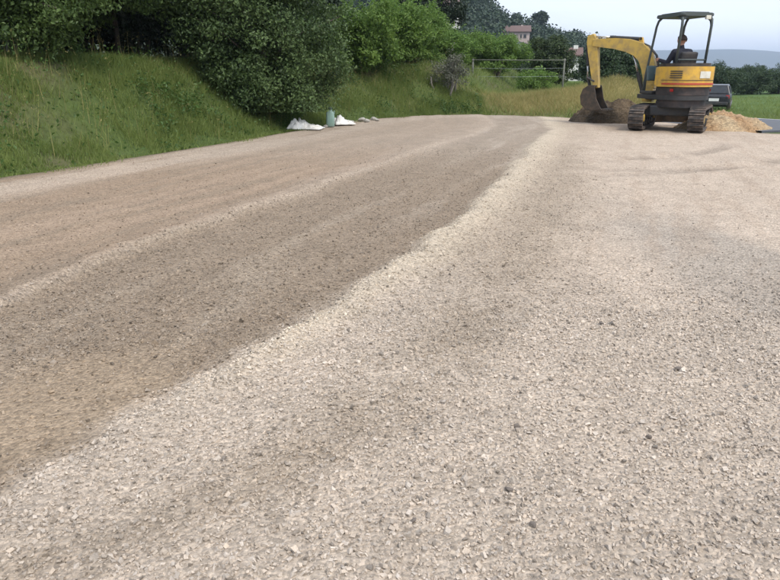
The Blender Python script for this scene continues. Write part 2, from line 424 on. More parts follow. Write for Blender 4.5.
def axis(*segs):
    out = [np.array([segs[0][0]])]
    for a, b, s in segs:
        n = max(1, int(round((b - a) / s))); out.append(np.linspace(a, b, n + 1)[1:])
    return np.concatenate(out)
def grid_mesh(name, xs, ys, zf, keep=None):
    X, Y = np.meshgrid(xs, ys); Z, col = zf(X, Y)
    V = np.stack([X, Y, Z], -1).reshape(-1, 3)
    nx, ny = len(xs), len(ys); i = np.arange(nx * ny).reshape(ny, nx)
    F = np.stack([i[:-1, :-1], i[:-1, 1:], i[1:, 1:], i[1:, :-1]], -1).reshape(-1, 4)
    if keep is not None:
        k = keep(X, Y).reshape(-1); F = F[k[F].any(1)]
        used = np.unique(F); re = np.full(len(V), -1); re[used] = np.arange(len(used)); F = re[F]
        V = V[used]; col = col.reshape(-1, 3)[used]
    return np_mesh(name, V, F, col.reshape(-1, 3))

def yard_z(X, Y):
    h, col, _ = yard_fields(X, Y); s = yard_dist(X, Y)
    return h - 0.25 * sstep(-0.02, 0.35, s), col
ym = grid_mesh('yard', axis((-12, -5, .16), (-5, -2.5, .06), (-2.5, 3, .035), (3, 8, .06), (8, 22, .3)),
               axis((-10, 0, .4), (0, 1, .1), (1, 5, .03), (5, 9, .05), (9, 22, .1)), yard_z, lambda X, Y: yard_dist(X, Y) < 0.35)
tag(link('gravel_yard', ym, None, M['yard'], True), kind='structure')

# ------------------------------------------------------------------ ground beyond the yard: bank on the left, low field on the right
def ground_h(x, y):
    s = yard_dist(x, y)
    q = x - 0.30 * np.clip(y - 20, 0, 200)
    hp = 1.47 - 1.07 * sstep(0.2, 2.6, q) - 1.3 * sstep(6.5, 11, q)
    wd = 3.0 - 0.4 * sstep(1, 4, q)
    z = hp * sstep(0.05, 1.0, s / wd) ** 0.9
    z = z + 0.62 * np.exp(-(((x - 8.4) / 2.0) ** 2 + ((y - 23.6) / 1.8) ** 2)) * sstep(0, 1.5, s)
    z = z + (0.16 * (fbm(x * 0.9, y * 0.9, 3) - 0.5)) * sstep(0.1, 1.0, s)
    z = np.where(s < 0.05, -0.06 - 0.25 * sstep(0, 1.0, -s), z - 0.06 * (1 - sstep(0.05, 0.4, s)))
    rt = (x - 8.35) * .929 + (y - 14.75) * .37; rn = -(x - 8.35) * .37 + (y - 14.75) * .929      # bed of the road
    k = sstep(-1.6, -.2, rt) * sstep(-.9, -.2, rn) * sstep(6.0, 4.3, rn)
    z = z * (1 - k) + k * (np.minimum(z, -.03 - 0.85 * sstep(2, 16, rt)))
    far = sstep(60, 140, np.hypot(x, y))
    return z * (1 - far) + (-0.9) * far, s
def ground_z(X, Y):
    z, s = ground_h(X, Y)
    t = fbm(X * 0.5, Y * 0.5, 4); dry = dryness(X, Y)
    g = np.array([0.055, 0.08, 0.02]); b = np.array([0.10, 0.085, 0.045]); st = np.array([0.26, 0.22, 0.09])
    m = lambda c, d, k: c * (1 - k[..., None]) + d * k[..., None]
    col = m(np.broadcast_to(g, X.shape + (3,)), b, 0.7 * sstep(0.45, 0.65, t))
    col = m(col, st, dry)
    fieldc = np.array([0.075, 0.13, 0.035])
    col = m(col, fieldc, sstep(30, 42, Y) * sstep(8, 14, X))
    return z, col
def dryness(x, y):
    return np.clip(np.exp(-(((x - 7.0) / 3.2) ** 2 + ((y - 22.6) / 2.2) ** 2)) * 1.3, 0, 1)
gm = grid_mesh('ground', axis((-6000, -200, 600), (-200, -30, 17), (-30, -10, 1), (-10, 13, .2), (13, 40, 1), (40, 200, 16), (200, 6000, 600)),
               axis((-6000, -100, 600), (-100, -10, 15), (-10, 5, .6), (5, 27, .2), (27, 60, .8), (60, 200, 10), (200, 6000, 500)), ground_z)
tag(link('ground', gm, None, M['soil'], True), kind='structure')
def gz(x, y): return float(ground_h(np.array([x]), np.array([y]))[0][0])

# asphalt road running off behind the earth heap, with its white edge line
def strip(name, p, d, w, L, z, mat, n=40, side=0):
    d = Vector((*d, 0)).normalized(); nn = Vector((-d.y, d.x, 0))
    V, F = [], []
    for i in range(n + 1):
        c = Vector((*p, 0)) + d * (L * i / n)
        zz = z - 0.85 * float(sstep(2, 16, np.array(L * i / n)))
        V += [(c.x, c.y, zz), (c.x + nn.x * w, c.y + nn.y * w, zz), (c.x, c.y, zz - 0.5), (c.x + nn.x * w, c.y + nn.y * w, zz - 0.5)]
    for i in range(n):
        a = 4 * i; F += [(a, a + 4, a + 5, a + 1), (a, a + 2, a + 6, a + 4), (a + 1, a + 5, a + 7, a + 3)]
    me = bpy.data.meshes.new(name); me.from_pydata(V, [], F); me.update()
    return tag(link(name, me, None, mat), kind='structure')
strip('road', (8.35, 14.75), (0.93, 0.37), 4.1, 60, 0.012, M['asphalt'])
strip('road_edge_line', (8.35 - 0.37 / 1.0 * 3.7, 14.75 + 0.93 * 3.7), (0.93, 0.37), 0.16, 60, 0.016, M['line'])

# ------------------------------------------------------------------ gravel
def ico():
    bm = bmesh.new(); bmesh.ops.create_icosphere(bm, subdivisions=1, radius=1)
    V = np.array([v.co[:] for v in bm.verts]); F = np.array([[v.index for v in f.verts] for f in bm.faces]); bm.free(); return V, F
ICO_V, ICO_F = ico()
OCT_V = np.array([(1, 0, 0), (-1, 0, 0), (0, 1, 0), (0, -1, 0), (0, 0, 1), (0, 0, -1)], float)
OCT_F = np.array([(0, 2, 4), (2, 1, 4), (1, 3, 4), (3, 0, 4), (2, 0, 5), (1, 2, 5), (3, 1, 5), (0, 3, 5)])
BOX_V = np.array([(-1, -1, -1), (1, -1, -1), (1, 1, -1), (-1, 1, -1), (-1, -1, 1), (1, -1, 1), (1, 1, 1), (-1, 1, 1)], float) * .72
BOX_F = np.array([(0, 2, 1), (0, 3, 2), (4, 5, 6), (4, 6, 7), (0, 1, 5), (0, 5, 4), (1, 2, 6), (1, 6, 5), (2, 3, 7), (2, 7, 6), (3, 0, 4), (3, 4, 7)])
def rotmats(n):
    q = rng.normal(size=(n, 4)); q /= np.linalg.norm(q, axis=1)[:, None]; w, x, y, z = q.T
    return np.stack([np.stack([1 - 2 * (y * y + z * z), 2 * (x * y - z * w), 2 * (x * z + y * w)], -1),
                     np.stack([2 * (x * y + z * w), 1 - 2 * (x * x + z * z), 2 * (y * z - x * w)], -1),
                     np.stack([2 * (x * z - y * w), 2 * (y * z + x * w), 1 - 2 * (x * x + y * y)], -1)], 1)
def stone_cloud(P, rad, cols, BV, BF):
    n = len(P); k = len(BV)
    sc = rad[:, None] * rng.uniform(0.5, 1.35, (n, 3)); sc[:, 2] *= 0.7
    L = BV[None] * sc[:, None, :] * rng.uniform(0.5, 1.3, (n, k))[..., None]
    V = np.einsum('nij,nkj->nki', rotmats(n), L) + P[:, None, :]
    F = BF[None] + (np.arange(n) * k)[:, None, None]
    return V.reshape(-1, 3), F.reshape(-1, 3), np.repeat(cols, k, 0)
def scatter_stones(y0, y1, dens, BV, BF, rmean, name):
    N = int(dens(y0) * (y1 - y0) * (1.7 * y1 + 2.4))
    y = rng.uniform(y0, y1, N); x = rng.uniform(-1, 1, N) * (0.85 * y1 + 1.2)
    ok = (np.abs(x) < 0.85 * y + 1.2) & (rng.random(N) < dens(y) / dens(y0)); x, y = x[ok], y[ok]
    h, col, st = yard_fields(x, y); s = yard_dist(x, y)
    clump = 0.55 + 0.9 * fbm(x * 2.2 + 3, y * 2.2, 3)
    ok = (rng.random(len(x)) < st * clump) & (s < -0.15); x, y, h, col = x[ok], y[ok], h[ok], col[ok]
    n = len(x)
    rad = np.clip(rmean * np.exp(rng.normal(0, 0.38, n)), 0.0025, 0.0125)
    t = rng.random(n)
    br = np.where(t < 0.09, rng.uniform(0.42, 0.72, n), np.where(t > 0.72, rng.uniform(1.08, 1.32, n), rng.uniform(0.82, 1.15, n)))
    gr = col.mean(1, keepdims=True) * np.array([[1.03, 1.0, 0.95]])
    mixk = rng.uniform(0, 0.35, n)[:, None]
    c = np.clip((col * (1 - mixk) + gr * mixk) * br[:, None], 0.04, 0.62)
    P = np.stack([x, y, h + rad * rng.uniform(-0.1, 0.55, n)], -1)
    return stone_cloud(P, rad, c, BV, BF)
parts = [scatter_stones(0.9, 3.4, lambda y: 6600 + 0 * np.asarray(y, float), BOX_V, BOX_F, 0.0050, 'a'),
         scatter_stones(3.4, 11.5, lambda y: 3500 * (3.4 / np.asarray(y, float)) ** 2, OCT_V, OCT_F, 0.0072, 'b')]
off = 0; VV, FF, CC = [], [], []
for v, f, c in parts:
    VV.append(v); FF.append(f + off); CC.append(c); off += len(v)
gme = np_mesh('loose_gravel', np.concatenate(VV), np.concatenate(FF), np.concatenate(CC))
tag(link('loose_gravel', gme, None, M['stone']), 'pale crushed stone gravel spread loose over the yard', 'gravel', kind='stuff')

def stone_mesh(seed, n=3):
    r = random.Random(seed); bm = bmesh.new(); bmesh.ops.create_icosphere(bm, subdivisions=2, radius=1)
    a = [Vector((r.uniform(-1, 1), r.uniform(-1, 1), r.uniform(-1, 1))).normalized() for _ in range(7)]
    for v in bm.verts:
        for d in a:
            k = v.co.dot(d)
            if k > 0.72: v.co -= d * (k - 0.72)
        v.co.z *= 0.72; v.co.x *= 1.25
    me = bpy.data.meshes.new('stone'); bm.to_mesh(me); bm.free(); return me
M['darkstone'] = paint('dark_grey_stone', (0.12, 0.10, 0.085), 0.85, 0, 0.3, (0.2, 0.17, 0.14), 40.0)
sm = [stone_mesh(i) for i in range(3)]
for me in sm: me.materials.append(M['darkstone'])
from_px = [(1.30, 2.62, .020), (1.12, 3.15, .019), (.38, 1.73, .017), (.07, 1.58, .013), (.42, 1.56, .014), (.48, 2.12, .015), (2.05, 2.95, .024),
           (.95, 2.05, .015)]
for i, (x, y, r_) in enumerate(from_px):
    o = bpy.data.objects.new('stone', sm[i % 3]); C.objects.link(o)
    o.location = (x, y, float(yard_fields(np.array([x]), np.array([y]))[0][0]) + r_ * 0.45)
    r_ *= .75; o.scale = (r_, r_, r_ * .8); o.rotation_euler = (0.2 * i, 0.1 * i, i * 1.3)
    tag(o, 'dark grey stone, larger than the pale gravel it lies on', 'stone', 'dark stones lying loose on the gravel')

# ------------------------------------------------------------------ grass
def blades(x, y, z, H, W, bend, jitter=1.0):
    n = len(x); a = rng.uniform(0, 2 * np.pi, n); la = rng.uniform(0, 2 * np.pi, n)
    dx, dy = np.cos(a) * W / 2, np.sin(a) * W / 2
    lx, ly = np.cos(la) * bend * H, np.sin(la) * bend * H
    b = np.stack([x, y, z], -1)
    d = np.stack([dx, dy, 0 * dx], -1); t = np.stack([lx, ly, H * (1 - .25 * bend)], -1)
    V = np.stack([b - d, b + d, b + t], 1).reshape(-1, 3)
    return V, np.arange(n * 3).reshape(-1, 3)
def leaves(P, size, up=0.5, outward=None, asp=0.55, jitter=0.24):
    """folded leaf of two triangles at each point"""
    n = len(P)
    nrm = rng.normal(size=(n, 3)); nrm /= np.linalg.norm(nrm, axis=1)[:, None]
    if outward is not None: nrm = nrm + outward * 0.7
    nrm[:, 2] += up; nrm /= np.linalg.norm(nrm, axis=1)[:, None]
    t = rng.normal(size=(n, 3)); t[:, 2] -= 0.35
    t -= nrm * (t * nrm).sum(1)[:, None]; t /= np.linalg.norm(t, axis=1)[:, None] + 1e-9
    s = np.cross(nrm, t); L = (size * np.exp(rng.normal(0, jitter, n)))[:, None]
    A = P - t * L * .5; B = P + t * L * .5; mid = P - t * L * .05
    Lf = mid + s * L * asp * .5 + nrm * L * .12; Rt = mid - s * L * asp * .5 + nrm * L * .12
    V = np.stack([A, Lf, B, Rt], 1).reshape(-1, 3)
    f = np.array([(0, 2, 1), (0, 3, 2)])
    return V, (f[None] + (np.arange(n) * 4)[:, None, None]).reshape(-1, 3)
def pick(n, x0, x1, y0, y1, fn):
    x = rng.uniform(x0, x1, n); y = rng.uniform(y0, y1, n); z, s = ground_h(x, y)
    ok = rng.random(n) < fn(x, y, s); return x[ok], y[ok], z[ok], s[ok]
# green bank
x, y, z, s = pick(820000, -10, 3.2, 5, 25, lambda x, y, s: (s > -0.45) * (s < 5.5) * (0.12 + 0.88 * sstep(0.36, 0.56, fbm(x * 1.5, y * 1.5, 3))) * np.where(s < 0.05, 0.55 * sstep(0.5, 0.68, fbm(x * 2.6 + 8, y * 2.6, 3)) * sstep(-.45, .05, s), 1))
z = np.where(s < .12, np.maximum(z, 0.0), z)
Hh = (0.04 + 0.28 * fbm(x * 1.1 + 9, y * 1.1, 3) ** 1.3) * rng.uniform(0.5, 1.35, len(x)) * (0.3 + 0.7 * sstep(-0.3, 0.8, s))
v, f = blades(x, y, z - 0.01, Hh, rng.uniform(.007, .016, len(x)), rng.uniform(.1, .8, len(x)))
tag(link('bank_grass', np_mesh('bank_grass', v, f), None, M['grass']), 'green grass covering the bank left of the gravel', 'grass', kind='stuff')
# broad-leaved weeds in drifts
x, y, z, s = pick(330000, -10, 3.0, 5, 24, lambda x, y, s: (s > 0.15) * (s < 4.2) * (sstep(0.50, 0.66, fbm(x * 0.9 + 30, y * 0.9, 3)) * sstep(.4, .6, fbm(x * 4, y * 4, 2)) + .05))
hgt = 0.32 * rng.random(len(x)) ** 1.2 * sstep(0.1, 0.9, s)
v, f = leaves(np.stack([x, y, z + 0.03 + hgt], -1), 0.058, 0.9)
tag(link('bank_weeds', np_mesh('bank_weeds', v, f), None, M['weed']), 'low broad-leaved weeds growing through the bank grass', 'weeds', kind='stuff')
# taller straw heads along the bank top and the dry grass mound behind the excavator's arm
x, y, z, s = pick(600000, -10, 14, 6, 34, lambda x, y, s: (s > 0.05) * np.clip(1.0 * sstep(0.12, 0.5, dryness(x, y)) + 0.10 * (s > 1.6) * (x < 3) * sstep(0.5, 0.62, fbm(x * .7 + 4, y * .7, 3)), 0, 1))
v, f = blades(x, y, z - 0.01, rng.uniform(.12, .34, len(x)), rng.uniform(.006, .014, len(x)), rng.uniform(.3, 1.2, len(x)))
tag(link('dry_grass', np_mesh('dry_grass', v, f), None, M['straw']), 'straw-coloured dry grass on the low mound behind the yard', 'dry grass', kind='stuff')
x, y, z, s = pick(5000, -10, 4, 5, 26, lambda x, y, s: (s > 0.3) * (s < 5) * sstep(0.42, 0.65, fbm(x * .8 + 50, y * .8, 3)))
hs = rng.uniform(.3, .7, len(x)); v1, f1 = blades(x, y, z, hs, np.full(len(x), .009), rng.uniform(.05, .3, len(x)))
tips = v1.reshape(-1, 3, 3)[:, 2]; v2, f2 = leaves(np.repeat(tips, 3, 0) + rng.normal(0, .018, (len(tips) * 3, 3)), .035, .2, None, .3)
tag(link('dead_stalks', np_mesh('dead_stalks', np.concatenate([v1, v2]), np.concatenate([f1, f2 + len(v1)])), None, M['straw']), 'thin dead stalks with seed heads standing among the bank grass', 'dry stalks', kind='stuff')
x, y, z, s = pick(200000, 1, 40, 17, 60, lambda x, y, s: (s > 0.05) * (1 - 0.85 * sstep(0.2, 0.6, dryness(x, y))) * np.clip(30 / y - .25, .2, 1))
v, f = blades(x, y, z - 0.01, rng.uniform(.12, .36, len(x)), rng.uniform(.012, .03, len(x)), rng.uniform(.3, 1.1, len(x)))
tag(link('meadow_grass', np_mesh('meadow_grass', v, f), None, M['grass']), 'green meadow grass beyond the end of the yard', 'grass', kind='stuff')

# ------------------------------------------------------------------ trees and shrubs
def crown_points(lobes, clumps, per, crad, shell=0.62):
    """leaf positions gathered in clumps through the crown's lobes"""
    vol = np.array([r[0] * r[1] * r[2] for _, r in lobes]); pr = vol ** 0.67; pr /= pr.sum()
    P, O, CT = [], [], []
    for _ in range(clumps):
        c, r = lobes[rng.choice(len(lobes), p=pr)]
        d = rng.normal(size=3); d /= np.linalg.norm(d)
        k = shell + (1 - shell) * rng.random() if rng.random() < 0.8 else rng.random() * shell
        ct = np.array(c) + d * np.array(r) * k
        cr = crad * rng.uniform(0.55, 1.35); n = int(per * rng.uniform(0.6, 1.4) * (cr / crad) ** 2)
        q = rng.normal(size=(n, 3)); q /= np.linalg.norm(q, axis=1)[:, None]
        q = q * (rng.random(n) ** 0.5)[:, None] * np.array([cr, cr, cr * 0.7])
        P.append(ct + q); O.append(np.broadcast_to(d, (n, 3)) * 0.6 + q / cr * 0.6); CT.append(ct)
    return np.concatenate(P), np.concatenate(O), CT
def plant(name, base, lobes, clumps, per, crad, leaf, lmat, trunk_r, label, cat, group=None, bark='bark', nlimb=14, fork=0.35, shoots=None, up=0.5, stems=1, asp=0.55):
    root = empty(name, base)
    P, O, CT = crown_points(lobes, clumps, per, crad)
    P[:, 2] = np.maximum(P[:, 2], 0.03)
    if shoots is not None:
        P2 = []
        for _ in range(shoots[0]):
            c = CT[rng.integers(len(CT))]; a = rng.uniform(0, 2 * np.pi); L = shoots[1] * rng.uniform(.6, 1.3); out = rng.uniform(.25, .9)
            t = np.linspace(0, 1, shoots[2])
            q = np.stack([c[0] + np.cos(a) * out * L * t, c[1] + np.sin(a) * out * L * t, c[2] + L * (1.1 * t - 1.0 * out * t * t)], -1)
            P2.append(q + rng.normal(0, 0.03, q.shape))
        P2 = np.concatenate(P2); P = np.concatenate([P, P2]); O = np.concatenate([O, np.zeros_like(P2)])
    v, f = leaves(P, leaf, up, O, asp)
    link('crown', np_mesh('crown', v, f), root, M[lmat])
    mb = MB()
    zt = max(0.3, min(c[2] for c in CT) * 0.7 + max(c[2] for c in CT) * 0.3)
    top = Vector((np.mean([c[0] for c in CT]), np.mean([c[1] for c in CT]), zt))
    for k in range(stems):
        o = Vector((0.12 * k * math.cos(k * 2.4), 0.12 * k * math.sin(k * 2.4), 0))
        mid = top * fork + o * 1.2 + Vector((random.uniform(-.08, .08), random.uniform(-.08, .08), 0)); mid.z = zt * 0.5
        mb.tube([o + Vector((0, 0, -0.15)), o + Vector((0, 0, 0.02)), mid, top + o * 1.4], [trunk_r * 1.3, trunk_r * 1.1, trunk_r * .85, trunk_r * .55], 8)
    for i in range(min(nlimb, len(CT))):
        c = Vector(CT[i]); st = top * random.uniform(.5, 1.0); st.z = max(.2, st.z)
        m = (st + c) / 2 + Vector((0, 0, .12))
        mb.tube([st, m, c], [trunk_r * .42, trunk_r * .26, trunk_r * .1], 5)
    mb.build('trunk', M[bark], root, True)
    return tag(root, label, cat, group)
def on(x, y, dz=0.0): return (x, y, gz(x, y) + dz)

# the big dark shrub at the foot of the bank
plant('large_shrub', on(-2.95, 16.1, -0.03), [((0, 0, 1.9), (1.75, 1.7, 1.6)), ((1.0, -0.3, 1.5), (1.1, 1.0, 1.35)), ((-.8, -.5, 2.4), (1.2, 1.2, 1.4)), ((0.3, .2, 3.4), (1.5, 1.5, 1.3)), ((.2, -.7, .9), (1.2, .9, .85)), ((.8, -.6, .55), (1.1, .8, .7)), ((-.7, -.9, 1.3), (1.0, .8, .8)), ((0, -1.0, .5), (1.0, .6, .6))],
      370, 230, .40, .070, 'leaf_big', .09, 'huge dense dark green shrub sprawling down the bank to the gravel', 'shrub', nlimb=30, stems=4)
# trees along the top of the bank, their lower branches hanging over it
plant('bank_tree', on(-7.3, 13.2), [((.5, -.6, 2.5), (1.8, 1.6, 1.5)), ((1.3, -1.1, 1.35), (.95, .9, 1.05)), ((.3, -1.4, 1.0), (1.0, .7, .95))], 210, 230, .38, .068, 'leaf_left', .11,
      'leafy tree on the bank whose branches droop to the grass', 'tree', nlimb=22)
plant('bank_tree', on(-6.6, 16.6), [((0.6, -1.2, 2.1), (2.0, 1.7, 1.2)), ((1.6, -1.6, 1.5), (.8, .7, .6)), ((-.2, -1.9, 1.55), (.9, .8, .7))], 200, 230, .38, .068, 'leaf_left', .07,
      'leafy tree on the bank with deep shade below its crown', 'tree', nlimb=22)
plant('bank_tree', on(-4.3, 18.0), [((0, 0, 2.8), (1.6, 1.6, 1.4)), ((-.6, -.9, 2.2), (.9, .8, .7))], 150, 190, .40, .085, 'leaf_left', .10,
      'leafy tree on the bank hemmed in behind the huge dark shrub', 'tree', nlimb=22)
shade_hedge_proto = []  # backing hedge added to block light and stand for shade under trees and vines
for (hx, hy, lab) in ((-10.2, 16.2, 'dark hedge bush added for darkness behind the tree with drooping branches'), (-8.6, 14.6, 'dark hedge bush added to deepen the shade behind the bank trees'), (-6.3, 21.0, 'dark hedge bush added to deepen the shade behind the bank trees'), (0.3, 31.0, 'dark hedge bush added as the shade under the bright green vines'), (2.0, 34.5, 'dark hedge bush added as the shade under the bright green vines'), (-2.6, 22.5, 'dark hedge bush added to deepen the shade behind the bank trees'), (-7.4, 16.9, 'dark hedge bush added to deepen the shade behind the bank trees'), (-8.6, 16.6, 'dark hedge bush added to deepen the shade behind the bank trees'),
                      (-6.9, 18.6, 'dark hedge bush added to deepen the shade behind the bank trees'), (-4.9, 20.6, 'dark hedge bush added to deepen the shade behind the bank trees')):
    n_h = sum(o_.name.startswith('shade_hedge_bush') for o_ in C.objects)
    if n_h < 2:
        hb = plant('shade_hedge_bush', on(hx, hy), [((0, 0, 1.2), (1.7, 1.2, 1.3)), ((.6, .2, 2.5), (1.5, 1.1, 1.3))], 130, 130, .5, .13, 'leaf_shade_hedge', .07, lab, 'bush', 'dark hedge added for shade behind the bank trees and vines', nlimb=10, stems=3)
        shade_hedge_proto.append(hb)
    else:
        hb = copy_tree(shade_hedge_proto[n_h % 2]); hb.location = on(hx, hy); hb.rotation_euler.z = n_h * 1.7; hb['label'] = lab

# row of bright green vines running back from the bank, with long arching shoots
vine_spots = [(-1.0, 21.9), (0.0, 23.6), (0.9, 25.6), (1.9, 28.2), (2.9, 31.0), (4.0, 34.0), (5.2, 37.2), (6.6, 40.6), (-2.6, 22.2), (-1.6, 25.2), (-.4, 28.4)]
proto = {}
for i, (vx, vy) in enumerate(vine_spots):
    k = i % 3
    nth = ('first', 'second', 'third', 'fourth', 'fifth', 'sixth', 'seventh', 'eighth')[i if i < 8 else i - 8]
    lab = f'bright green vine with arching shoots, {nth} in the {"front" if i < 8 else "rear"} row from the dark shrub'
    grp = 'bright green vines in rows behind the bank'
    if k not in proto:
        proto[k] = plant('vine_bush', on(vx, vy), [((0, 0, 1.15), (1.35, 1.15, .75)), ((.3, -.2, 1.55), (1.1, .9, .55)), ((0, 0, .55), (1.15, .9, .55))], 125, 105, .34, .11, 'leaf_vine', .05, lab, 'vine', grp, nlimb=12, shoots=(130, .75, 16), up=.35, asp=.42)
        o = proto[k]
    else:
        o = copy_tree(proto[k]); o.location = on(vx, vy); o.rotation_euler.z = i * 1.1; o['label'] = lab
    sc = 1.0 + 0.1 * math.sin(i * 2.3); o.scale = (sc, sc, (1.0, .95, .84, .74, .72, .72, .78, .8, .9, .75, .65)[i])

# greyish scrubby shrub at the end of the bank
gs = plant('dry_shrub', on(2.0, 22.5, -.02), [((0, 0, .55), (.72, .6, .5)), ((.2, 0, .85), (.5, .45, .35))], 70, 60, .2, .05, 'leaf_grey', .035, 'greyish twiggy shrub at the end of the grass bank', 'shrub', bark='twig', nlimb=45, stems=5, shoots=(60, .5, 9))
# shrubs and trees round the trellis
plant('low_bush', on(5.3, 33.5), [((0, 0, .8), (1.3, 1.0, .8)), ((.7, 0, 1.2), (1.0, .8, .7))], 80, 120, .34, .10, 'leaf_vine', .05, 'mid green bush behind the trellis beside the pale end post', 'bush', nlimb=8, stems=3)
plant('low_bush', on(6.6, 30.5), [((0, 0, .5), (.9, .8, .55))], 40, 110, .28, .09, 'leaf_vine', .04, 'small light green bush seen through the middle of the trellis', 'bush', nlimb=8, stems=3)
plant('round_tree', on(9.0, 38.5), [((0, 0, 1.55), (1.45, 1.4, 1.15)), ((.2, 0, 1.0), (1.3, 1.2, .9))], 150, 130, .36, .11, 'leaf_dark', .10, 'round dark olive green tree behind the trellis', 'tree', nlimb=16)
for j, (tx, ty, sc, lab) in enumerate(((12.9, 42.0, .70, 'tall dark tree rising beyond the excavator bucket'), (15.3, 45.0, .72, 'dark tree seen through the gap under the excavator boom'),
                                       (18.2, 48.0, .66, 'dark tree behind the excavator canopy post'), (9.7, 46.5, .66, 'dark tree standing between the round tree and the excavator'))):
    plant('far_tree', on(tx, ty), [((0, 0, 1.9 * sc), (1.6 * sc, 1.5 * sc, 1.5 * sc)), ((.3, 0, 3.0 * sc), (1.1 * sc, 1.1 * sc, 1.0 * sc)), ((-.3, -.2, .9), (1.4, 1.2, .9))], 120, 110, .42, .14, 'leaf_far', .12, lab, 'tree', nlimb=12)
# the tree line across the field on the right
line_proto = []
for j in range(3):
    line_proto.append(plant('treeline_tree', (0, 0, 0), [((0, 0, 1.5), (2.4, 2.0, 1.4)), ((.5, .2, 1.0), (2.4, 1.8, 1.0))], 150, 130, .5, .13, 'leaf_far', .12,
        'dark green tree in the line across the field', 'tree', 'trees in the line across the field', nlimb=8))
TL = [(22.5, 58), (26, 60), (29.8, 61.5), (33.2, 66), (36.8, 68), (40.6, 70), (44.5, 72.5), (48.5, 75), (31, 74), (38, 80), (45, 84)]
for i, (tx, ty) in enumerate(TL):
    o = line_proto[i] if i < 3 else copy_tree(line_proto[i % 3])
    o.location = on(tx, ty); o.rotation_euler.z = i * 0.9
    o['label'] = 'dark green tree, ' + ('first', 'second', 'third', 'fourth', 'fifth', 'sixth', 'seventh', 'eighth')[i if i < 8 else i - 8] + (' from the excavator in the tree line across the field' if i < 8 else ' from the excavator in the back row across the field')
    k = (1.0, .98, 1.02, .9, .95, .98, 1.0, 1.0, 1.0, 1.0, 1.0)[i]; o.scale = (k, k, k * (1.1, 1.0, 1.0, .95, .98, 1.0, 1.0, 1.0, 1.0, 1.05, 1.05)[i])

# ------------------------------------------------------------------ wooded hill, mountains
def hill_h(x, y):
    # crest falls from the left to the right at about 250 m
    prof = np.interp(x, [-400, -200, -60, 0, 28, 36, 46, 56, 66, 78, 95, 300], [70, 62, 48, 36, 22.5, 17, 13, 10.5, 7.5, 4.5, -1.2, -4])
    k = sstep(120, 250, y) * (1 - 0.5 * sstep(300, 520, y))
    return -1.2 + (prof + 1.2) * k + 2.5 * (fbm(x * .03, y * .03, 3) - .5) * k
def hill_z(X, Y): return hill_h(X, Y), np.full(X.shape + (3,), .05)
hm = grid_mesh('hill', axis((-500, -60, 22), (-60, 120, 4), (120, 300, 20)), axis((118, 300, 6), (300, 560, 20)), hill_z)
tag(link('hill', hm, None, M['hillsoil'], True), kind='structure')
def hill_spot(bear, elev):
    for yy in np.arange(150, 262, 1.0):
        z_ = float(hill_h(np.array([bear * yy]), np.array([yy]))[0])
        if (z_ - 1.27) / yy >= elev: break
    return bear * yy, yy, z_
HS = [hill_spot(.1865, .0425), hill_spot(.0896, .060), hill_spot(.070, .062)]
HOUSES = [(HS[0][0], HS[0][1], 9.0), (HS[1][0], HS[1][1], 4.0), (HS[2][0], HS[2][1], 4.0)]
P, O = [], []
for _ in range(1250):
    hx, hy = rng.uniform(-35, 84), rng.uniform(150, 275)
    if hx / hy > .335 or rng.random() > 1.15 - max(0, hx / hy - .2) * 3: continue
    if any(abs(hx - a * hy / b) < w * .5 + 1.0 and hy < b + 5 for a, b, w in HOUSES): continue
    r_ = rng.uniform(2.2, 4.2) * (0.75 if hx > 30 else 1); hz = float(hill_h(np.array([hx]), np.array([hy]))[0])
    n = 140
    q = rng.normal(size=(n, 3)); q /= np.linalg.norm(q, axis=1)[:, None]
    P.append(np.array([hx, hy, hz + r_ * .95]) + q * (rng.random(n) ** .33)[:, None] * np.array([r_, r_, r_ * rng.uniform(.8, 1.25)])); O.append(q)
v, f = leaves(np.concatenate(P), 0.72, .4, np.concatenate(O), .8)
tag(link('hillside_wood', np_mesh('hillside_wood', v, f), None, M['leaf_wood']), 'dark blue-green wood covering the hill behind the vines', 'wood', kind='stuff')
for (tx, ty, sc, lab) in ((48.5, 226, 1.0, 'tall dark tree standing out on the hill crest beside the pink house'), (44.5, 246, .8, 'bushy dark tree rising behind the pink house roof')):
    tz = float(hill_h(np.array([tx]), np.array([ty]))[0])
    plant('crest_tree', (tx, ty, tz), [((0, 0, 5.0 * sc), (3.0 * sc, 3 * sc, 2.8 * sc)), ((.8, 0, 7.0 * sc), (2.2 * sc, 2 * sc, 1.8 * sc))], 60, 70, 1.1, .7, 'leaf_wood', .35, lab, 'tree', nlimb=10)

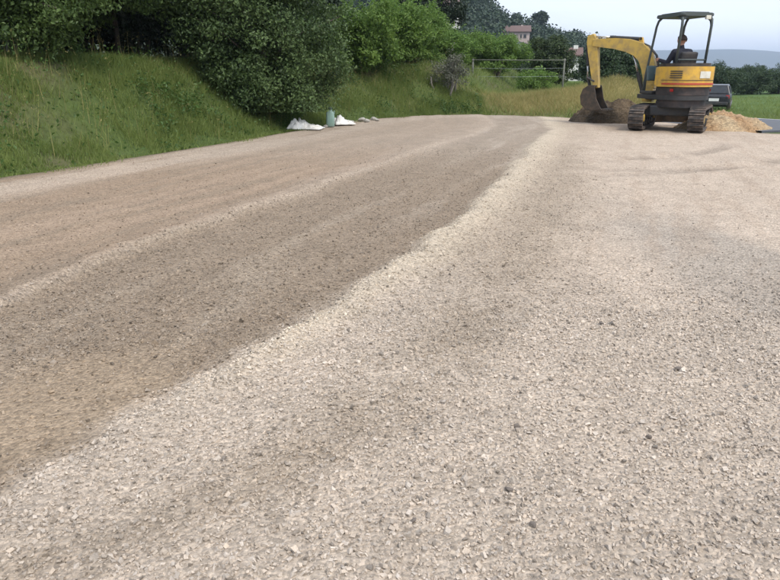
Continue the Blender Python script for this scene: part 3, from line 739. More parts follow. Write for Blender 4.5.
def house(name, loc, w, d, h, rh, rz, wall, label, wins, door=True):
    root = empty(name, loc, rz)
    MB().prism([(-d / 2, -3.5), (d / 2, -3.5), (d / 2, h), (0, h + rh), (-d / 2, h)], -w / 2, w / 2, 'x').build('wall', M[wall], root)
    mb = MB(); ov = .4
    for sg in (-1, 1):
        a = Vector((0, sg * (d / 2 + ov), h - ov * rh / (d / 2))); b = Vector((0, 0, h + rh)); x0 = w / 2 + ov
        V = [(-x0, a.y, a.z + .06), (x0, a.y, a.z + .06), (x0, b.y, b.z + .06), (-x0, b.y, b.z + .06)]
        mb.loft([V, [(p[0], p[1], p[2] + .22) for p in V]])
    rf = mb.build('roof', M['roof_tile'], root)
    MB().box((w * .2, 0, h + rh * .85), (.6, .6, 1.3)).build('chimney', M[wall], rf)
    for (wx, wz, ww, wh) in wins:
        fr_ = MB().box((wx, -d / 2 - .02, wz), (ww, .12, wh)).build('window', M['shutter'], root)
        MB().box((wx, -d / 2 - .07, wz), (ww - .25, .08, wh - .25)).build('pane', M['glass'], fr_)
    if door: MB().box((0, -d / 2 - .02, .9), (1.1, .1, 2.1)).build('door', M['shutter'], root)
    return tag(root, label, 'house')
house('hill_house', (HS[0][0], HS[0][1] + 3, HS[0][2] - .4), 7.2, 5.5, 2.9, 1.5, R(-8), 'wall_pink', 'pinkish rendered house with a clay roof on the wooded hill', [(-2.3, 1.7, .9, 1.1), (2.3, 1.7, .9, 1.1), (1.2, 1.7, .6, 1.1)])
house('hill_house', (HS[1][0], HS[1][1] + 2, HS[1][2] + 3.0), 3.6, 5, 3.0, .9, R(5), 'wall_white', 'small bright white house on the wooded hill', [(-.9, 1.9, .8, 1.0), (.9, 1.9, .8, 1.0)])
house('hill_house', (HS[2][0], HS[2][1] + 2, HS[2][2] + 2.4), 4.2, 5, 2.6, 1.0, R(14), 'wall_white', 'low pale house half hidden in trees next to the white house', [(-1.2, 1.6, .8, 1.0), (1.2, 1.6, .8, 1.0)])
house('garden_shed', (24.6, 92, -.9), 1.9, 2.2, 4.3, .7, R(-12), 'wall_white', 'narrow pale building peeping out beside the round tree', [(0, 3.6, .7, .9)], False)

def mount_z(X, Y):
    r = 62 + 38 * fbm(X * .0011 + 5, Y * .0004, 4) + 22 * np.exp(-((X - 1350) / 420) ** 2) - 16 * sstep(1600, 2100, X)
    k = sstep(2500, 3100, Y) * (1 - sstep(3300, 4100, Y))
    return -2 + r * k + 5 * (fbm(X * .006, Y * .006, 3) - .5) * k, np.full(X.shape + (3,), .05)
mm = grid_mesh('mountains', axis((-3500, 4500, 40)), axis((2480, 4150, 60)), mount_z)
tag(link('mountains', mm, None, M['mount'], True), kind='structure')

# ------------------------------------------------------------------ trellis
tr = empty('trellis', on(3.5, 28.2))
b0 = Vector(tr.location)
def loc3(x, y, z): return (x - b0.x, y - b0.y, z - b0.z)
for (px, py, zt, r_) in ((3.42, 28.0, 1.78, .04), (7.35, 28.6, 1.8, .04)):
    MB().tube([loc3(px, py, gz(px, py) - .2), loc3(px, py, zt)], [r_, r_ * .9], 8).build('post', M['oldpost'], tr, True)
MB().tube([loc3(3.40, 27.93, 1.74), loc3(5.3, 28.24, 1.73), loc3(7.40, 28.53, 1.74)], .017, 6).build('rail', M['oldpost'], tr, True)
for zz in (1.1, 1.42):
    MB().tube([loc3(3.42, 27.95, zz), loc3(5.3, 28.27, zz - .03), loc3(7.35, 28.55, zz)], .004, 5).build('wire', M['pipe'], tr, True)
tag(tr, 'pale post and rail trellis standing in front of the round dark tree', 'trellis')

# ------------------------------------------------------------------ litter at the edge of the gravel
def crumpled(name, loc, w, d, h, seed, label, rz=0.0):
    r = np.random.default_rng(seed); n = 44
    u, v = np.meshgrid(np.linspace(-1, 1, n), np.linspace(-1, 1, n))
    e = np.clip(1 - np.maximum(np.abs(u), np.abs(v)) ** 3, 0, 1)
    f1 = fbm(u * 2.2 + seed * 3, v * 2.2 + seed, 4); f2 = np.abs(fbm(u * 4 + seed, v * 4 - seed * 2, 3) - .5) * 2
    rd = lambda p, q: (1 - np.abs(2 * fbm(p, q, 3) - 1)) ** 3
    z = h * e * (0.15 + 0.75 * rd(u * 1.3 + v * 1.1 + seed * 3, v * 2.6 - u + seed) + 0.35 * rd(u * 3.5 + seed, v * 2 + u * 2)) * (0.5 + 0.9 * sstep(.4, -0.7, u))
    X = u * w / 2 * (1 + .25 * (f1 - .5)); Y = v * d / 2 * (1 + .3 * (fbm(u * 2, v * 2 + seed, 2) - .5))
    top = np.stack([X, Y, z + .012], -1).reshape(-1, 3); bot = np.stack([X * .96, Y * .96, np.full_like(z, -.004)], -1).reshape(-1, 3)
    i = np.arange(n * n).reshape(n, n); q = np.stack([i[:-1, :-1], i[:-1, 1:], i[1:, 1:], i[1:, :-1]], -1).reshape(-1, 4)
    ring = np.concatenate([i[0, :-1], i[:-1, -1], i[-1, :0:-1], i[:0:-1, 0]]); nx = np.roll(ring, -1); N = n * n
    side = np.stack([ring + N, nx + N, nx, ring], -1)
    me = np_mesh(name, np.concatenate([top, bot]), np.concatenate([q, q[:, ::-1] + N, side]))
    o = link(name, me, None, M['plastic_white'], True); o.location = loc; o.rotation_euler.z = rz
    return tag(o, label, 'plastic sack')
crumpled('plastic_sack', (-1.95, 15.35, .02), .80, .55, .17, 2, 'flat crumpled white plastic sack under the dark shrub', R(-12))
crumpled('plastic_sack', (-1.18, 16.6, .03), .52, .5, .17, 5, 'puffed up white plastic sack beside the pale green canister', R(20))
cn = empty('canister', (-1.44, 15.95, .02))
MB().loft([[(math.copysign(abs(math.cos(a)) ** .6, math.cos(a)) * sx, math.copysign(abs(math.sin(a)) ** .6, math.sin(a)) * sy, z) for a in np.linspace(0, 2 * math.pi, 20, endpoint=False)]
           for sx, sy, z in ((.085, .06, 0), (.10, .07, .012), (.10, .07, .29), (.095, .066, .32), (.06, .045, .37), (.035, .035, .385), (.035, .035, .41))]).build('body', M['plastic_green'], cn, True)
MB().tube([(0, 0, .405), (0, 0, .445)], .042, 14).build('cap', M['teal'], cn)
MB().tube([(.045, 0, .375), (.075, 0, .40), (.105, 0, .35), (.102, 0, .29)], .012, 6).build('handle', M['plastic_green'], cn, True)
tag(cn, 'upright pale green plastic canister between two white sacks', 'canister')
# pegs and bits of rubble along the edge
rub = [stone_mesh(20 + i) for i in range(3)]
for me in rub: me.materials.append(M['post'])
for i, (x_, y_, r_) in enumerate([(-.75, 17.9, .10), (-.62, 17.6, .08), (-1.0, 17.2, .07), (-.45, 18.3, .09), (-1.55, 15.9, .06), (-.35, 18.0, .06)]):
    o = bpy.data.objects.new('rubble_stone', rub[i % 3]); C.objects.link(o); o.location = (x_, y_, .0 + r_ * .45); o.scale = (r_,) * 3; o.rotation_euler.z = i
    tag(o, 'lump of pale rubble at the gravel edge past the white sacks', 'rubble', 'rubble lumps by the white sacks')

# ------------------------------------------------------------------ heap of dug earth
def heap(name, loc, rx, ry, h, seed, label, cols, rz=0.0):
    n = 90; u, v = np.meshgrid(np.linspace(-1, 1, n), np.linspace(-1, 1, n)); r = np.hypot(u, v)
    z = h * np.clip(1 - r ** 1.6, 0, 1) * (0.55 + 0.9 * fbm(u * 2 + seed, v * 2, 3)) + .22 * h * (fbm(u * 7 + seed, v * 7, 3) - .5) * sstep(1.0, .7, r) + .16 * np.clip(fbm(u * 13 + seed, v * 13, 2) - .55, 0, 1) * sstep(1.05, .85, r)
    z = z - .1 * sstep(.9, 1.2, r)
    t = fbm(u * 3 + seed * 2, v * 3 + 8, 4)[..., None]; t = np.clip((t - .3) / .4, 0, 1)
    col = np.array(cols[0]) * (1 - t) + np.array(cols[1]) * t
    i = np.arange(n * n).reshape(n, n); q = np.stack([i[:-1, :-1], i[:-1, 1:], i[1:, 1:], i[1:, :-1]], -1).reshape(-1, 4)
    me = np_mesh(name, np.stack([u * rx, v * ry, z], -1).reshape(-1, 3), q, col.reshape(-1, 3))
    o = link(name, me, None, M['earth'], True); o.location = loc; o.rotation_euler.z = rz
    return tag(o, label, 'earth heap')
heap('earth_heap', (7.95, 15.75, -.02), 1.25, .95, .42, 4, 'low heap of orange-brown earth beside the excavator', [(.30, .19, .10), (.34, .26, .16)], R(15))
heap('earth_heap', (5.9, 17.75, .0), 1.1, .7, .58, 9, 'dark dug soil heaped beneath the excavator bucket', [(.05, .038, .025), (.11, .08, .05)], R(-25))

# ------------------------------------------------------------------ parked car
def car(loc, rz):
    root = empty('parked_car', loc, rz)          # faces +y, rear at -y
    def ring(y, w, zlo, zhi, tum):
        return [(-w * .92, y, zlo), (w * .92, y, zlo), (w, y, zlo + .18), (w * 1.0, y, zhi * .75 + zlo * .25), (w * tum, y, zhi), (-w * tum, y, zhi), (-w * 1.0, y, zhi * .75 + zlo * .25), (-w, y, zlo + .18)]
    MB().loft([ring(-2.02, .72, .38, .80, .96), ring(-1.9, .82, .25, .90, .95), ring(-1.2, .86, .2, .92, .95), ring(.7, .86, .2, .90, .95), ring(1.5, .84, .22, .80, .94), ring(1.95, .74, .3, .68, .94)]).build('body', M['car'], root, False, .03)
    def rr(y, w, z): return [(-w, y, z), (w, y, z)]
    cab = MB(); lo = [(-.80, -1.80, .90), (.80, -1.80, .90), (.80, .95, .90), (-.80, .95, .90)]; hi = [(-.62, -1.45, 1.42), (.62, -1.45, 1.42), (.64, .15, 1.45), (-.64, .15, 1.45)]
    cab.loft([lo, hi]).build('cabin', M['car'], root, False, .05)
    def pane(name, q, nrm):
        q = [Vector(p) + Vector(nrm) * .012 for p in q]; mb = MB(); mb.loft([[p for p in q], [p + Vector(nrm) * .012 for p in q]]); mb.build(name, M['glass'], root)
    pane('rear_window', [(-.66, -1.755, .97), (.66, -1.755, .97), (.56, -1.53, 1.33), (-.56, -1.53, 1.33)], (0, -.84, .5))
    pane('windscreen', [(-.7, .86, .97), (.7, .86, .97), (.6, .27, 1.37), (-.6, .27, 1.37)], (0, .6, .8))
    for s_ in (-1, 1):
        pane('side_window', [(s_ * .785, -1.5, .97), (s_ * .785, -.45, .97), (s_ * .665, -.45, 1.36), (s_ * .665, -1.3, 1.36)], (s_ * .95, 0, .3))
        pane('side_window', [(s_ * .785, -.38, .97), (s_ * .785, .7, .97), (s_ * .665, .15, 1.36), (s_ * .665, -.38, 1.36)], (s_ * .95, 0, .3))
        MB().box((s_ * .68, -1.93, .78), (.2, .12, .2), bev=.02).build('tail_light', M['lamp_red'], root)
        for yy in (-1.25, 1.2):
            wh = MB().tube([(s_ * .68, yy, .31), (s_ * .88, yy, .31)], .31, 20).build('wheel', M['rubber'], root, False, .02)
            MB().tube([(s_ * .87, yy, .31), (s_ * .893, yy, .31)], .19, 14).build('rim', M['chrome'], wh)
    MB().box((0, -2.03, .62), (.52, .03, .16)).build('number_plate', M['plate'], root)
    MB().box((0, -2.0, .42), (1.5, .16, .18), bev=.04).build('bumper', M['dark'], root)
    return tag(root, 'black car with a white number plate parked beyond the earth heap', 'car')
car((19.5, 40.0, gz(19.5, 40.0) + .01), R(-28))

# ------------------------------------------------------------------ excavator
EX = Vector((6.52, 15.35, 0.02))
ex = empty('mini_excavator', EX)
U = Matrix.Rotation(R(-30), 4, 'Z')           # undercarriage heading
Hr = Matrix.Rotation(R(11.5), 4, 'Z'); Hs = Hr @ Matrix.Diagonal((.92, 1, 1, 1))         # house heading
BM_ = Hr @ Matrix.Translation((0, .98, 0)) @ Matrix.Rotation(R(40), 4, 'Z')   # boom plane, swung to the left

# undercarriage
mb = MB(U)
mb.box((0, 0, .42), (.86, .9, .22), bev=.03)
for s_ in (-1, 1):
    mb.box((s_ * .60, 0, .27), (.16, 1.45, .20), bev=.03)
    mb.box((s_ * .45, .3, .38), (.35, .16, .16)); mb.box((s_ * .45, -.3, .38), (.35, .16, .16))
mb.tube([(0, 0, .50), (0, 0, .66)], .34, 24)
mb.build('undercarriage', M['dark'], ex)
def shoe_mesh(w):
    m_ = MB(); m_.box((0, 0, 0), (w, .118, .03)); m_.box((0, 0, .022), (w * .98, .035, .03), taper=(.97, .6))
    me = m_.mesh('track_shoe'); me.materials.append(M['rubber']); return me
SH = shoe_mesh(.32)
for s_ in (-1, 1):
    rr_, L = .225, .72
    lp = [(L * math.cos(0) , 0)]
    belt = []
    for a in np.linspace(-90, 90, 13): belt.append((L + rr_ * math.cos(R(a)), .265 + rr_ * math.sin(R(a))))
    for a in np.linspace(90, 270, 13): belt.append((-L + rr_ * math.cos(R(a)), .265 + rr_ * math.sin(R(a))))
    mbt = MB(U)
    n = len(belt); inn = [(p[0] * .965, .265 + (p[1] - .265) * .86) for p in belt]
    xa, xb = s_ * .62 - .155, s_ * .62 + .155
    A = [[mbt._v((xx, q[0], q[1])) for q in pts] for xx, pts in ((xa, belt), (xb, belt), (xb, inn), (xa, inn))]
    for k in range(n):
        k2 = (k + 1) % n
        for j in range(4): mbt._f([A[j][k], A[j][k2], A[(j + 1) % 4][k2], A[(j + 1) % 4][k]])
    tk = mbt.build('track', M['rubber'], ex)
    per = 4 * L + 2 * math.pi * rr_; N = 34; r2 = rr_ + .008
    for i in range(N):
        d = per * i / N
        if d < 2 * L: p, ang = (-L + d, -r2), 180
        elif d < 2 * L + math.pi * rr_: a = (d - 2 * L) / rr_ - math.pi / 2; p, ang = (L + r2 * math.cos(a), r2 * math.sin(a)), math.degrees(a) - 90
        elif d < 4 * L + math.pi * rr_: p, ang = (L - (d - 2 * L - math.pi * rr_), r2), 0
        else: a = (d - 4 * L - math.pi * rr_) / rr_ + math.pi / 2; p, ang = (-L + r2 * math.cos(a), r2 * math.sin(a)), math.degrees(a) - 90
        o = bpy.data.objects.new('track_shoe', SH); C.objects.link(o); o.parent = tk
        o.matrix_local = U @ Matrix.Translation((s_ * .62, p[0], .265 + p[1])) @ Matrix.Rotation(R(ang), 4, 'X')
    for yy, r_, nm in ((L, .17, 'idler'), (-L, .18, 'sprocket')):
        w_ = MB(U).tube([(s_ * .62 - .12, yy, .265), (s_ * .62 + .12, yy, .265)], r_, 18).build(nm, M['dark'], ex)
        MB(U).tube([(s_ * .62 - .15, yy, .265), (s_ * .62 + .15, yy, .265)], .08, 12).build('hub', M['yellow_worn'], w_)
    for yy in (-.42, -.14, .14, .42):
        MB(U).tube([(s_ * .62 - .13, yy, .155), (s_ * .62 + .13, yy, .155)], .075, 12).build('roller', M['dark'], ex)
# dozer blade
bl = MB(U); bl.prism([(1.28, .06), (1.24, .09), (1.22, .25), (1.27, .40), (1.31, .40), (1.27, .25), (1.29, .10)], -.77, .77, 'x')
bl.build('dozer_blade', M['bucket'], ex)
for s_ in (-1, 1): MB(U).tube([(s_ * .3, .4, .38), (s_ * .3, 1.24, .24)], .05, 8).build('blade_arm', M['dark'], ex)

# upper structure
def dshape(rx, ry, yf, n=44, y0=-.12, e=.75):
    pts = []
    for i in range(n + 1):
        a = math.pi + math.pi * i / n
        c, s2 = math.cos(a), math.sin(a)
        pts.append((math.copysign(abs(c) ** e, c) * rx, y0 + math.copysign(abs(s2) ** e, s2) * ry))
    pts += [(rx, yf), (-rx, yf)]
    return pts
MB(Hs).prism(dshape(.57, .70, .66), .66, .76, 'z', .015).build('deck', M['dark'], ex)
MB(Hs).prism(dshape(.565, .71, -.06), .762, .935, 'z', .03).build('lower_cover', M['skirt'], ex)
MB(Hs).prism(dshape(.54, .64, -.08), .50, .658, 'z', .04).build('belly_plate', M['skirt'], ex)
hood = MB(Hs).prism(dshape(.60, .76, -.02), .94, 1.36, 'z', .05).build('counterweight', M['yellow'], ex)
MB(Hs).prism(dshape(.53, .66, -.04), 1.362, 1.43, 'z', .03).build('hood_top', M['seat'], ex)
# stripe, decal, grille and lamps laid on the curved rear
def on_rear(name, mat, a0, a1, z0, z1, thick=.012, n=24, parent=None):
    rings = []
    for i in range(n + 1):
        a = R(a0 + (a1 - a0) * i / n); c, s2 = math.cos(a), math.sin(a)
        P_ = lambda k: (math.copysign(abs(c) ** .75, c) * (.60 + k), -.12 + math.copysign(abs(s2) ** .75, s2) * (.76 + k))
        o_, i_ = P_(thick), P_(-.01)
        rings.append([(i_[0], i_[1], z0), (o_[0], o_[1], z0), (o_[0], o_[1], z1), (i_[0], i_[1], z1)])
    return MB(Hs).loft(rings).build(name, mat, parent or ex)
on_rear('stripe', M['red'], 188, 352, .985, 1.02, parent=hood)
on_rear('decal', M['decal'], 268, 286, 1.12, 1.26, parent=hood)
on_rear('hood_seam', M['dark'], 186, 354, 1.075, 1.083, parent=hood)
for k in range(4): on_rear('grille_slat', M['dark'], 205, 232, 1.12 + k * .045, 1.14 + k * .045, .014, parent=hood)
for a in (212, 328): on_rear('tail_lamp', M['lamp_red'], a - 4, a + 4, .84, .90, -.02)
# right-hand fuel tank cover and left step
MB(Hs).box((.42, .32, .96), (.28, .60, .40), bev=.04).build('tank_cover', M['yellow'], ex)
MB(Hs).box((-.45, .35, .80), (.22, .5, .06), bev=.01).build('step', M['dark'], ex)
# seat and consoles
st_ = MB(Hs).box((0, -.08, 1.14), (.46, .46, .12), bev=.04).build('seat', M['seat'], ex)
MB(Hs).box((0, -.31, 1.42), (.44, .10, .50), rot=(R(8), 0, 0), bev=.04).build('backrest', M['seat'], st_)
MB(Hs).box((0, -.08, .93), (.42, .40, .28), bev=.02).build('seat_base', M['dark'], st_)
for s_ in (-1, 1):
    cs = MB(Hs).box((s_ * .33, .08, 1.26), (.14, .48, .16), bev=.03).build('console', M['teal'], ex)
    MB(Hs).tube([(s_ * .33, .28, 1.33), (s_ * .33, .30, 1.44), (s_ * .32, .30, 1.52)], [.012, .014, .026], 8).build('joystick', M['seat'], cs, True)
    MB(Hs).tube([(s_ * .08, .58, .76), (s_ * .08, .56, 1.25), (s_ * .08, .50, 1.33)], .012, 6).build('travel_lever', M['seat'], ex, True)
MB(Hs).box((-.36, .50, 1.22), (.24, .06, .34), rot=(R(-12), 0, 0), bev=.03).build('front_panel', M['teal'], ex)
MB(Hs).tube([(-.40, .62, .76), (-.40, .62, 1.35), (-.1, .64, 1.37), (.3, .62, 1.36), (.3, .62, .76)], .018, 6).build('guard_rail', M['canopy'], ex, True)

# canopy: four tubular posts, roof with rounded frame
def rrect(x0, x1, y0, y1, r, n=5):
    pts = []
    for cx, cy, a0 in ((x1 - r, y1 - r, 0), (x0 + r, y1 - r, 90), (x0 + r, y0 + r, 180), (x1 - r, y0 + r, 270)):
        for i in range(n + 1): a = R(a0 + 90 * i / n); pts.append((cx + r * math.cos(a), cy + r * math.sin(a)))
    return pts
rf = MB(Hs).prism(rrect(-.44, .44, -.50, .50, .1), 2.385, 2.455, 'z', .03).build('roof', M['canopy'], ex)
MB(Hs).prism(rrect(-.36, .36, -.42, .42, .08), 2.458, 2.475, 'z').build('roof_panel', M['canopy'], rf)
for s_ in (-1, 1):
    MB(Hs).tube([(s_ * .385, -.43, 1.40), (s_ * .385, -.47, 2.2), (s_ * .385, -.46, 2.32), (s_ * .37, -.40, 2.39)], .03, 8).build('rear_post', M['canopy'], ex, True)
    MB(Hs).tube([(s_ * .42, .66, .74), (s_ * .42, .64, 1.1), (s_ * .385, .47, 2.22), (s_ * .38, .42, 2.33), (s_ * .36, .34, 2.39)], .028, 8).build('front_post', M['canopy'], ex, True)
    MB(Hs).prism([(-.46, 2.385), (-.46, 2.20), (-.42, 2.29), (-.30, 2.365), (-.22, 2.385)], s_ * .37 - .012, s_ * .37 + .012, 'x').build('gusset', M['canopy'], ex)
    MB(Hs).prism([(s_ * .38, 2.384), (s_ * .38, 2.22), (s_ * .34, 2.31), (s_ * .22, 2.37), (s_ * .14, 2.384)], -.462, -.438, 'y').build('gusset', M['canopy'], ex)
MB(Hs).tube([(-.385, -.44, 1.50), (.385, -.44, 1.50)], .02, 6).build('rear_crossbar', M['canopy'], ex, True)
MB(Hs).box((.25, -.49, 2.36), (.13, .06, .08), bev=.015).build('work_lamp', M['decal'], ex)

# swing bracket, boom, dipper and bucket in the boom's own plane (y forward, z up)
MB(Hs).box((0, .78, .72), (.34, .30, .20), bev=.03).build('swing_mount', M['dark'], ex)
MB(BM_).prism([(-.10, .56), (.12, .56), (.17, .74), (.10, .98), (-.06, .98), (-.12, .80)], -.12, .12, 'x', .02).build('swing_bracket', M['yellow_worn'], ex)
def ribbon(pts, widths):
    a, b = [], []
    for i, (p, w_) in enumerate(zip(pts, widths)):
        q0 = Vector(pts[max(i - 1, 0)]); q1 = Vector(pts[min(i + 1, len(pts) - 1)]); d = (q1 - q0).normalized(); nn = Vector((-d.y, d.x))
        a.append(tuple(Vector(p) + nn * w_ / 2)); b.append(tuple(Vector(p) - nn * w_ / 2))
    return a + b[::-1]
bpts = [(0, .86), (.03, 1.10), (.08, 1.36), (.18, 1.60), (.36, 1.77), (.62, 1.86), (.95, 1.91), (1.25, 1.93), (1.52, 1.94)]
bw = [.24, .28, .31, .33, .33, .29, .25, .21, .16]
MB(BM_).prism(ribbon(bpts, bw), -.095, .095, 'x', .012).build('boom', M['yellow_worn'], ex)
def cyl(name, p, q, r_, split=.58, x=0.0):
    p, q = Vector((x, *p)), Vector((x, *q)); m_ = p.lerp(q, split)
    o = MB(BM_).tube([p, m_], r_, 12).build(name, M['dark'], ex)
    MB(BM_).tube([m_ - (q - p) * .02, q], r_ * .5, 10).build('rod', M['chrome'], o, True)
    MB(BM_).tube([p + Vector((-.05, 0, 0)), p + Vector((.05, 0, 0))], r_ * .9, 10).build('pin', M['dark'], o)
cyl('boom_cylinder', (.14, .70), (.50, 1.66), .05, .55)
MB(BM_).prism([(.26, 1.84), (.40, 1.86), (.38, 2.03), (.32, 2.04)], -.05, .05, 'x').build('cylinder_bracket', M['yellow'], ex)
cyl('dipper_cylinder', (.35, 2.0), (1.58, 2.10), .042, .62)
dp = [(1.60, 2.13), (1.55, 1.98), (1.50, 1.72), (1.43, 1.34), (1.36, 1.0), (1.33, .86)]
MB(BM_).prism(ribbon(dp, [.15, .27, .25, .20, .15, .12]), -.075, .075, 'x', .01).build('dipper', M['yellow_worn'], ex)
cyl('bucket_cylinder', (1.68, 1.86), (1.60, 1.12), .036, .6)
for s_ in (-1, 1):
    MB(BM_).tube([(s_ * .075, 1.38, 1.02), (s_ * .075, 1.60, 1.12)], .022, 6).build('tipping_lever', M['dark'], ex)
    MB(BM_).tube([(s_ * .05, 1.60, 1.12), (s_ * .05, 1.50, .86)], .022, 6).build('bucket_link', M['dark'], ex)
# bucket, opening back towards the machine
outer = [(1.30, .93), (1.46, .93), (1.60, .84), (1.66, .66), (1.62, .46), (1.48, .33), (1.28, .30), (1.06, .34)]
inner = [(1.08, .365), (1.28, .335), (1.46, .365), (1.585, .48), (1.62, .66), (1.57, .815), (1.44, .895), (1.30, .895)]
bk = MB(BM_).prism(outer + inner, -.24, .24, 'x').build('bucket', M['bucket'], ex)
for s_ in (-1, 1):
    MB(BM_).prism([(1.30, .91), (1.45, .91), (1.585, .83), (1.64, .66), (1.60, .47), (1.47, .35), (1.28, .32), (1.07, .352), (1.22, .60)], s_ * .244 - .012, s_ * .244 + .012, 'x').build('side_plate', M['bucket'], bk)
for k in range(4):
    MB(BM_).box((-.19 + k * .127, 1.0, .345), (.05, .15, .035), taper=(.7, .9)).build('tooth', M['bucket'], bk)
# hoses along the boom
for s_ in (-.05, 0, .05):
    MB(BM_).tube([(s_, -.12, .95), (s_, -.16, 1.25), (s_, -.06, 1.62), (s_, .14, 1.84), (s_, .40, 1.95), (s_, .62, 2.0), (s_, 1.0, 2.02)], .014, 6).build('hose', M['seat'], ex, True)
tag(ex, 'yellow mini excavator with open dark canopy and boom swung aside', 'excavator')

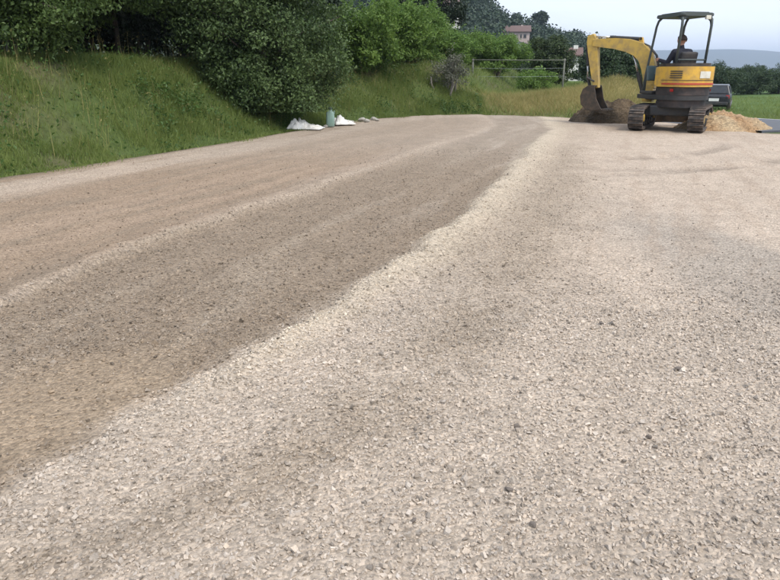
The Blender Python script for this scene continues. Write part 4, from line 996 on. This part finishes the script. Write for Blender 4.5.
# ------------------------------------------------------------------ operator, one continuous body shaped from overlapping limbs
def person(Mx, name, label):
    segs = []       # (p, q, r0, r1, material)
    J, T, S, B = 0, 1, 2, 3
    def seg(p, q, a, b, m_): segs.append((Vector(p), Vector(q), a, b, m_))
    seg((-.07, -.10, 1.30), (.07, -.10, 1.30), .125, .125, T)
    seg((0, -.10, 1.34), (0, -.09, 1.52), .135, .15, J); seg((-.06, -.09, 1.38), (-.09, -.08, 1.62), .115, .11, J); seg((.06, -.09, 1.38), (.09, -.08, 1.62), .115, .11, J)
    seg((-.14, -.08, 1.67), (.14, -.08, 1.67), .075, .075, J); seg((0, -.07, 1.68), (0, -.04, 1.79), .065, .055, J); seg((0, -.05, 1.74), (0, -.03, 1.84), .052, .052, S)
    seg((0, -.02, 1.93), (0, -.01, 1.90), .098, .088, S); seg((0, .01, 1.87), (0, .03, 1.84), .072, .05, S); seg((0, .08, 1.92), (0, .105, 1.885), .012, .018, S)
    seg((0, .07, 1.845), (0, .075, 1.84), .022, .02, S)
    for s_ in (-1, 1):
        seg((s_ * .095, -.02, 1.93), (s_ * .105, -.03, 1.90), .02, .016, S)
        seg((s_ * .19, -.08, 1.67), (s_ * .27, .02, 1.44), .07, .055, J); seg((s_ * .27, .02, 1.44), (s_ * .315, .24, 1.50), .052, .04, J)
        seg((s_ * .315, .24, 1.50), (s_ * .32, .28, 1.51), .03, .034, S); seg((s_ * .32, .28, 1.515), (s_ * .325, .315, 1.53), .034, .03, S)
        for k in range(4):
            z_ = 1.545 - k * .019
            seg((s_ * .345, .305, z_), (s_ * .352, .335, z_), .010, .009, S); seg((s_ * .352, .335, z_), (s_ * .325, .345 - .004 * k, z_ - .004), .0095, .009, S); seg((s_ * .325, .345 - .004 * k, z_ - .004), (s_ * .302, .325, z_ - .006), .009, .008, S)
        seg((s_ * .305, .275, 1.535), (s_ * .292, .305, 1.55), .012, .010, S); seg((s_ * .292, .305, 1.55), (s_ * .302, .33, 1.555), .010, .009, S)
        seg((s_ * .09, -.06, 1.29), (s_ * .14, .36, 1.31), .10, .07, T); seg((s_ * .14, .36, 1.31), (s_ * .14, .44, .92), .068, .048, T)
        seg((s_ * .14, .43, .87), (s_ * .14, .44, .81), .05, .045, B); seg((s_ * .14, .43, .805), (s_ * .15, .60, .80), .042, .036, B)
    bm = bmesh.new()
    for p, q, a, b, m_ in segs:
        d = q - p; L = max(d.length, 1e-4); d.normalize(); rot = d.to_track_quat('Z', 'Y').to_matrix()
        n, rings = 12, []
        for t, rr2, off_ in [(0, a * math.sin(R(x)), -a * math.cos(R(x))) for x in (8, 40, 70)] + [(0, a, 0), (1, b, 0)] + [(1, b * math.sin(R(x)), b * math.cos(R(x))) for x in (70, 40, 8)]:
            c = p + d * (L * t + off_)
            rings.append([bm.verts.new(c + rot @ Vector((math.cos(2 * math.pi * k / n) * rr2, math.sin(2 * math.pi * k / n) * rr2, 0))) for k in range(n)])
        for r0, r1 in zip(rings, rings[1:]):
            for k in range(n): bm.faces.new([r0[k], r0[(k + 1) % n], r1[(k + 1) % n], r1[k]])
        bm.faces.new(rings[0][::-1]); bm.faces.new(rings[-1])
    bmesh.ops.recalc_face_normals(bm, faces=bm.faces)
    me = bpy.data.meshes.new('body_rough'); bm.to_mesh(me); bm.free()
    tmp = bpy.data.objects.new('body_rough', me); C.objects.link(tmp)
    rm = tmp.modifiers.new('r', 'REMESH'); rm.mode = 'VOXEL'; rm.voxel_size = .0105
    sm_ = tmp.modifiers.new('s', 'SMOOTH'); sm_.factor = .5; sm_.iterations = 3
    dg = bpy.context.evaluated_depsgraph_get(); body = bpy.data.meshes.new_from_object(tmp.evaluated_get(dg))
    bpy.data.objects.remove(tmp); body.name = 'person'
    nf = len(body.polygons); cen = np.zeros(nf * 3); body.polygons.foreach_get('center', cen); cen = cen.reshape(-1, 3)
    best = np.full(nf, 1e9); mi = np.zeros(nf, dtype=np.int32)
    for p, q, a, b, m_ in segs:
        p_, q_ = np.array(p), np.array(q); e = q_ - p_; t = np.clip(((cen - p_) @ e) / (e @ e + 1e-12), 0, 1)
        d = np.linalg.norm(cen - p_ - t[:, None] * e, axis=1) - (a + (b - a) * t)
        k = d < best; best[k] = d[k]; mi[k] = m_
    body.materials.clear()
    for m_ in ('jacket', 'trouser', 'skin', 'boot'): body.materials.append(M[m_])
    body.polygons.foreach_set('material_index', mi); body.polygons.foreach_set('use_smooth', np.ones(nf, bool)); body.update()
    o = bpy.data.objects.new(name, body); C.objects.link(o); o.matrix_world = Mx
    # hair as a cap over the skull, eyes
    bm = bmesh.new(); bmesh.ops.create_uvsphere(bm, u_segments=24, v_segments=16, radius=.106)
    bmesh.ops.delete(bm, geom=[v_ for v_ in bm.verts if v_.co.z < -.055 + .9 * max(0, v_.co.y + .02) + .02], context='VERTS')
    for v_ in bm.verts: v_.co += Vector((0, -.022, 1.93)) + v_.co * .05 * math.sin(v_.co.x * 160 + v_.co.z * 120)
    hm_ = bpy.data.meshes.new('hair'); bm.to_mesh(hm_); bm.free(); ho = link('hair', hm_, o, M['hair'], True)
    so = ho.modifiers.new('thick', 'SOLIDIFY'); so.thickness = .014
    for s_ in (-1, 1):
        bm = bmesh.new(); bmesh.ops.create_icosphere(bm, subdivisions=2, radius=.012); em = bpy.data.meshes.new('eye'); bm.to_mesh(em); bm.free()
        eo = link('eye', em, o, M['glass'], True); eo.location = (s_ * .034, .074, 1.915)
    return tag(o, label, 'person')
person(Matrix.Translation(EX) @ Hr, 'person', 'person in dark jacket seated at the excavator controls under the canopy')

# ------------------------------------------------------------------ haze
hz = MB().box((0, 0, 0), (1, 1, 1)).mesh('haze')
mh = bpy.data.materials.new('pale_air'); mh.use_nodes = True
nt = mh.node_tree; nt.nodes.clear(); ou = nt.nodes.new('ShaderNodeOutputMaterial'); pv = nt.nodes.new('ShaderNodeVolumePrincipled')
pv.inputs['Density'].default_value = 0.0003; pv.inputs['Color'].default_value = (.66, .80, 1.0, 1); pv.inputs['Anisotropy'].default_value = 0.2
nt.links.new(pv.outputs['Volume'], ou.inputs['Volume'])
ho = link('haze', hz, None, mh); ho.location = (0, 0, 64); ho.scale = (12600, 12600, 134)
tag(ho, 'pale haze hanging over the distant hills', 'haze', kind='stuff')
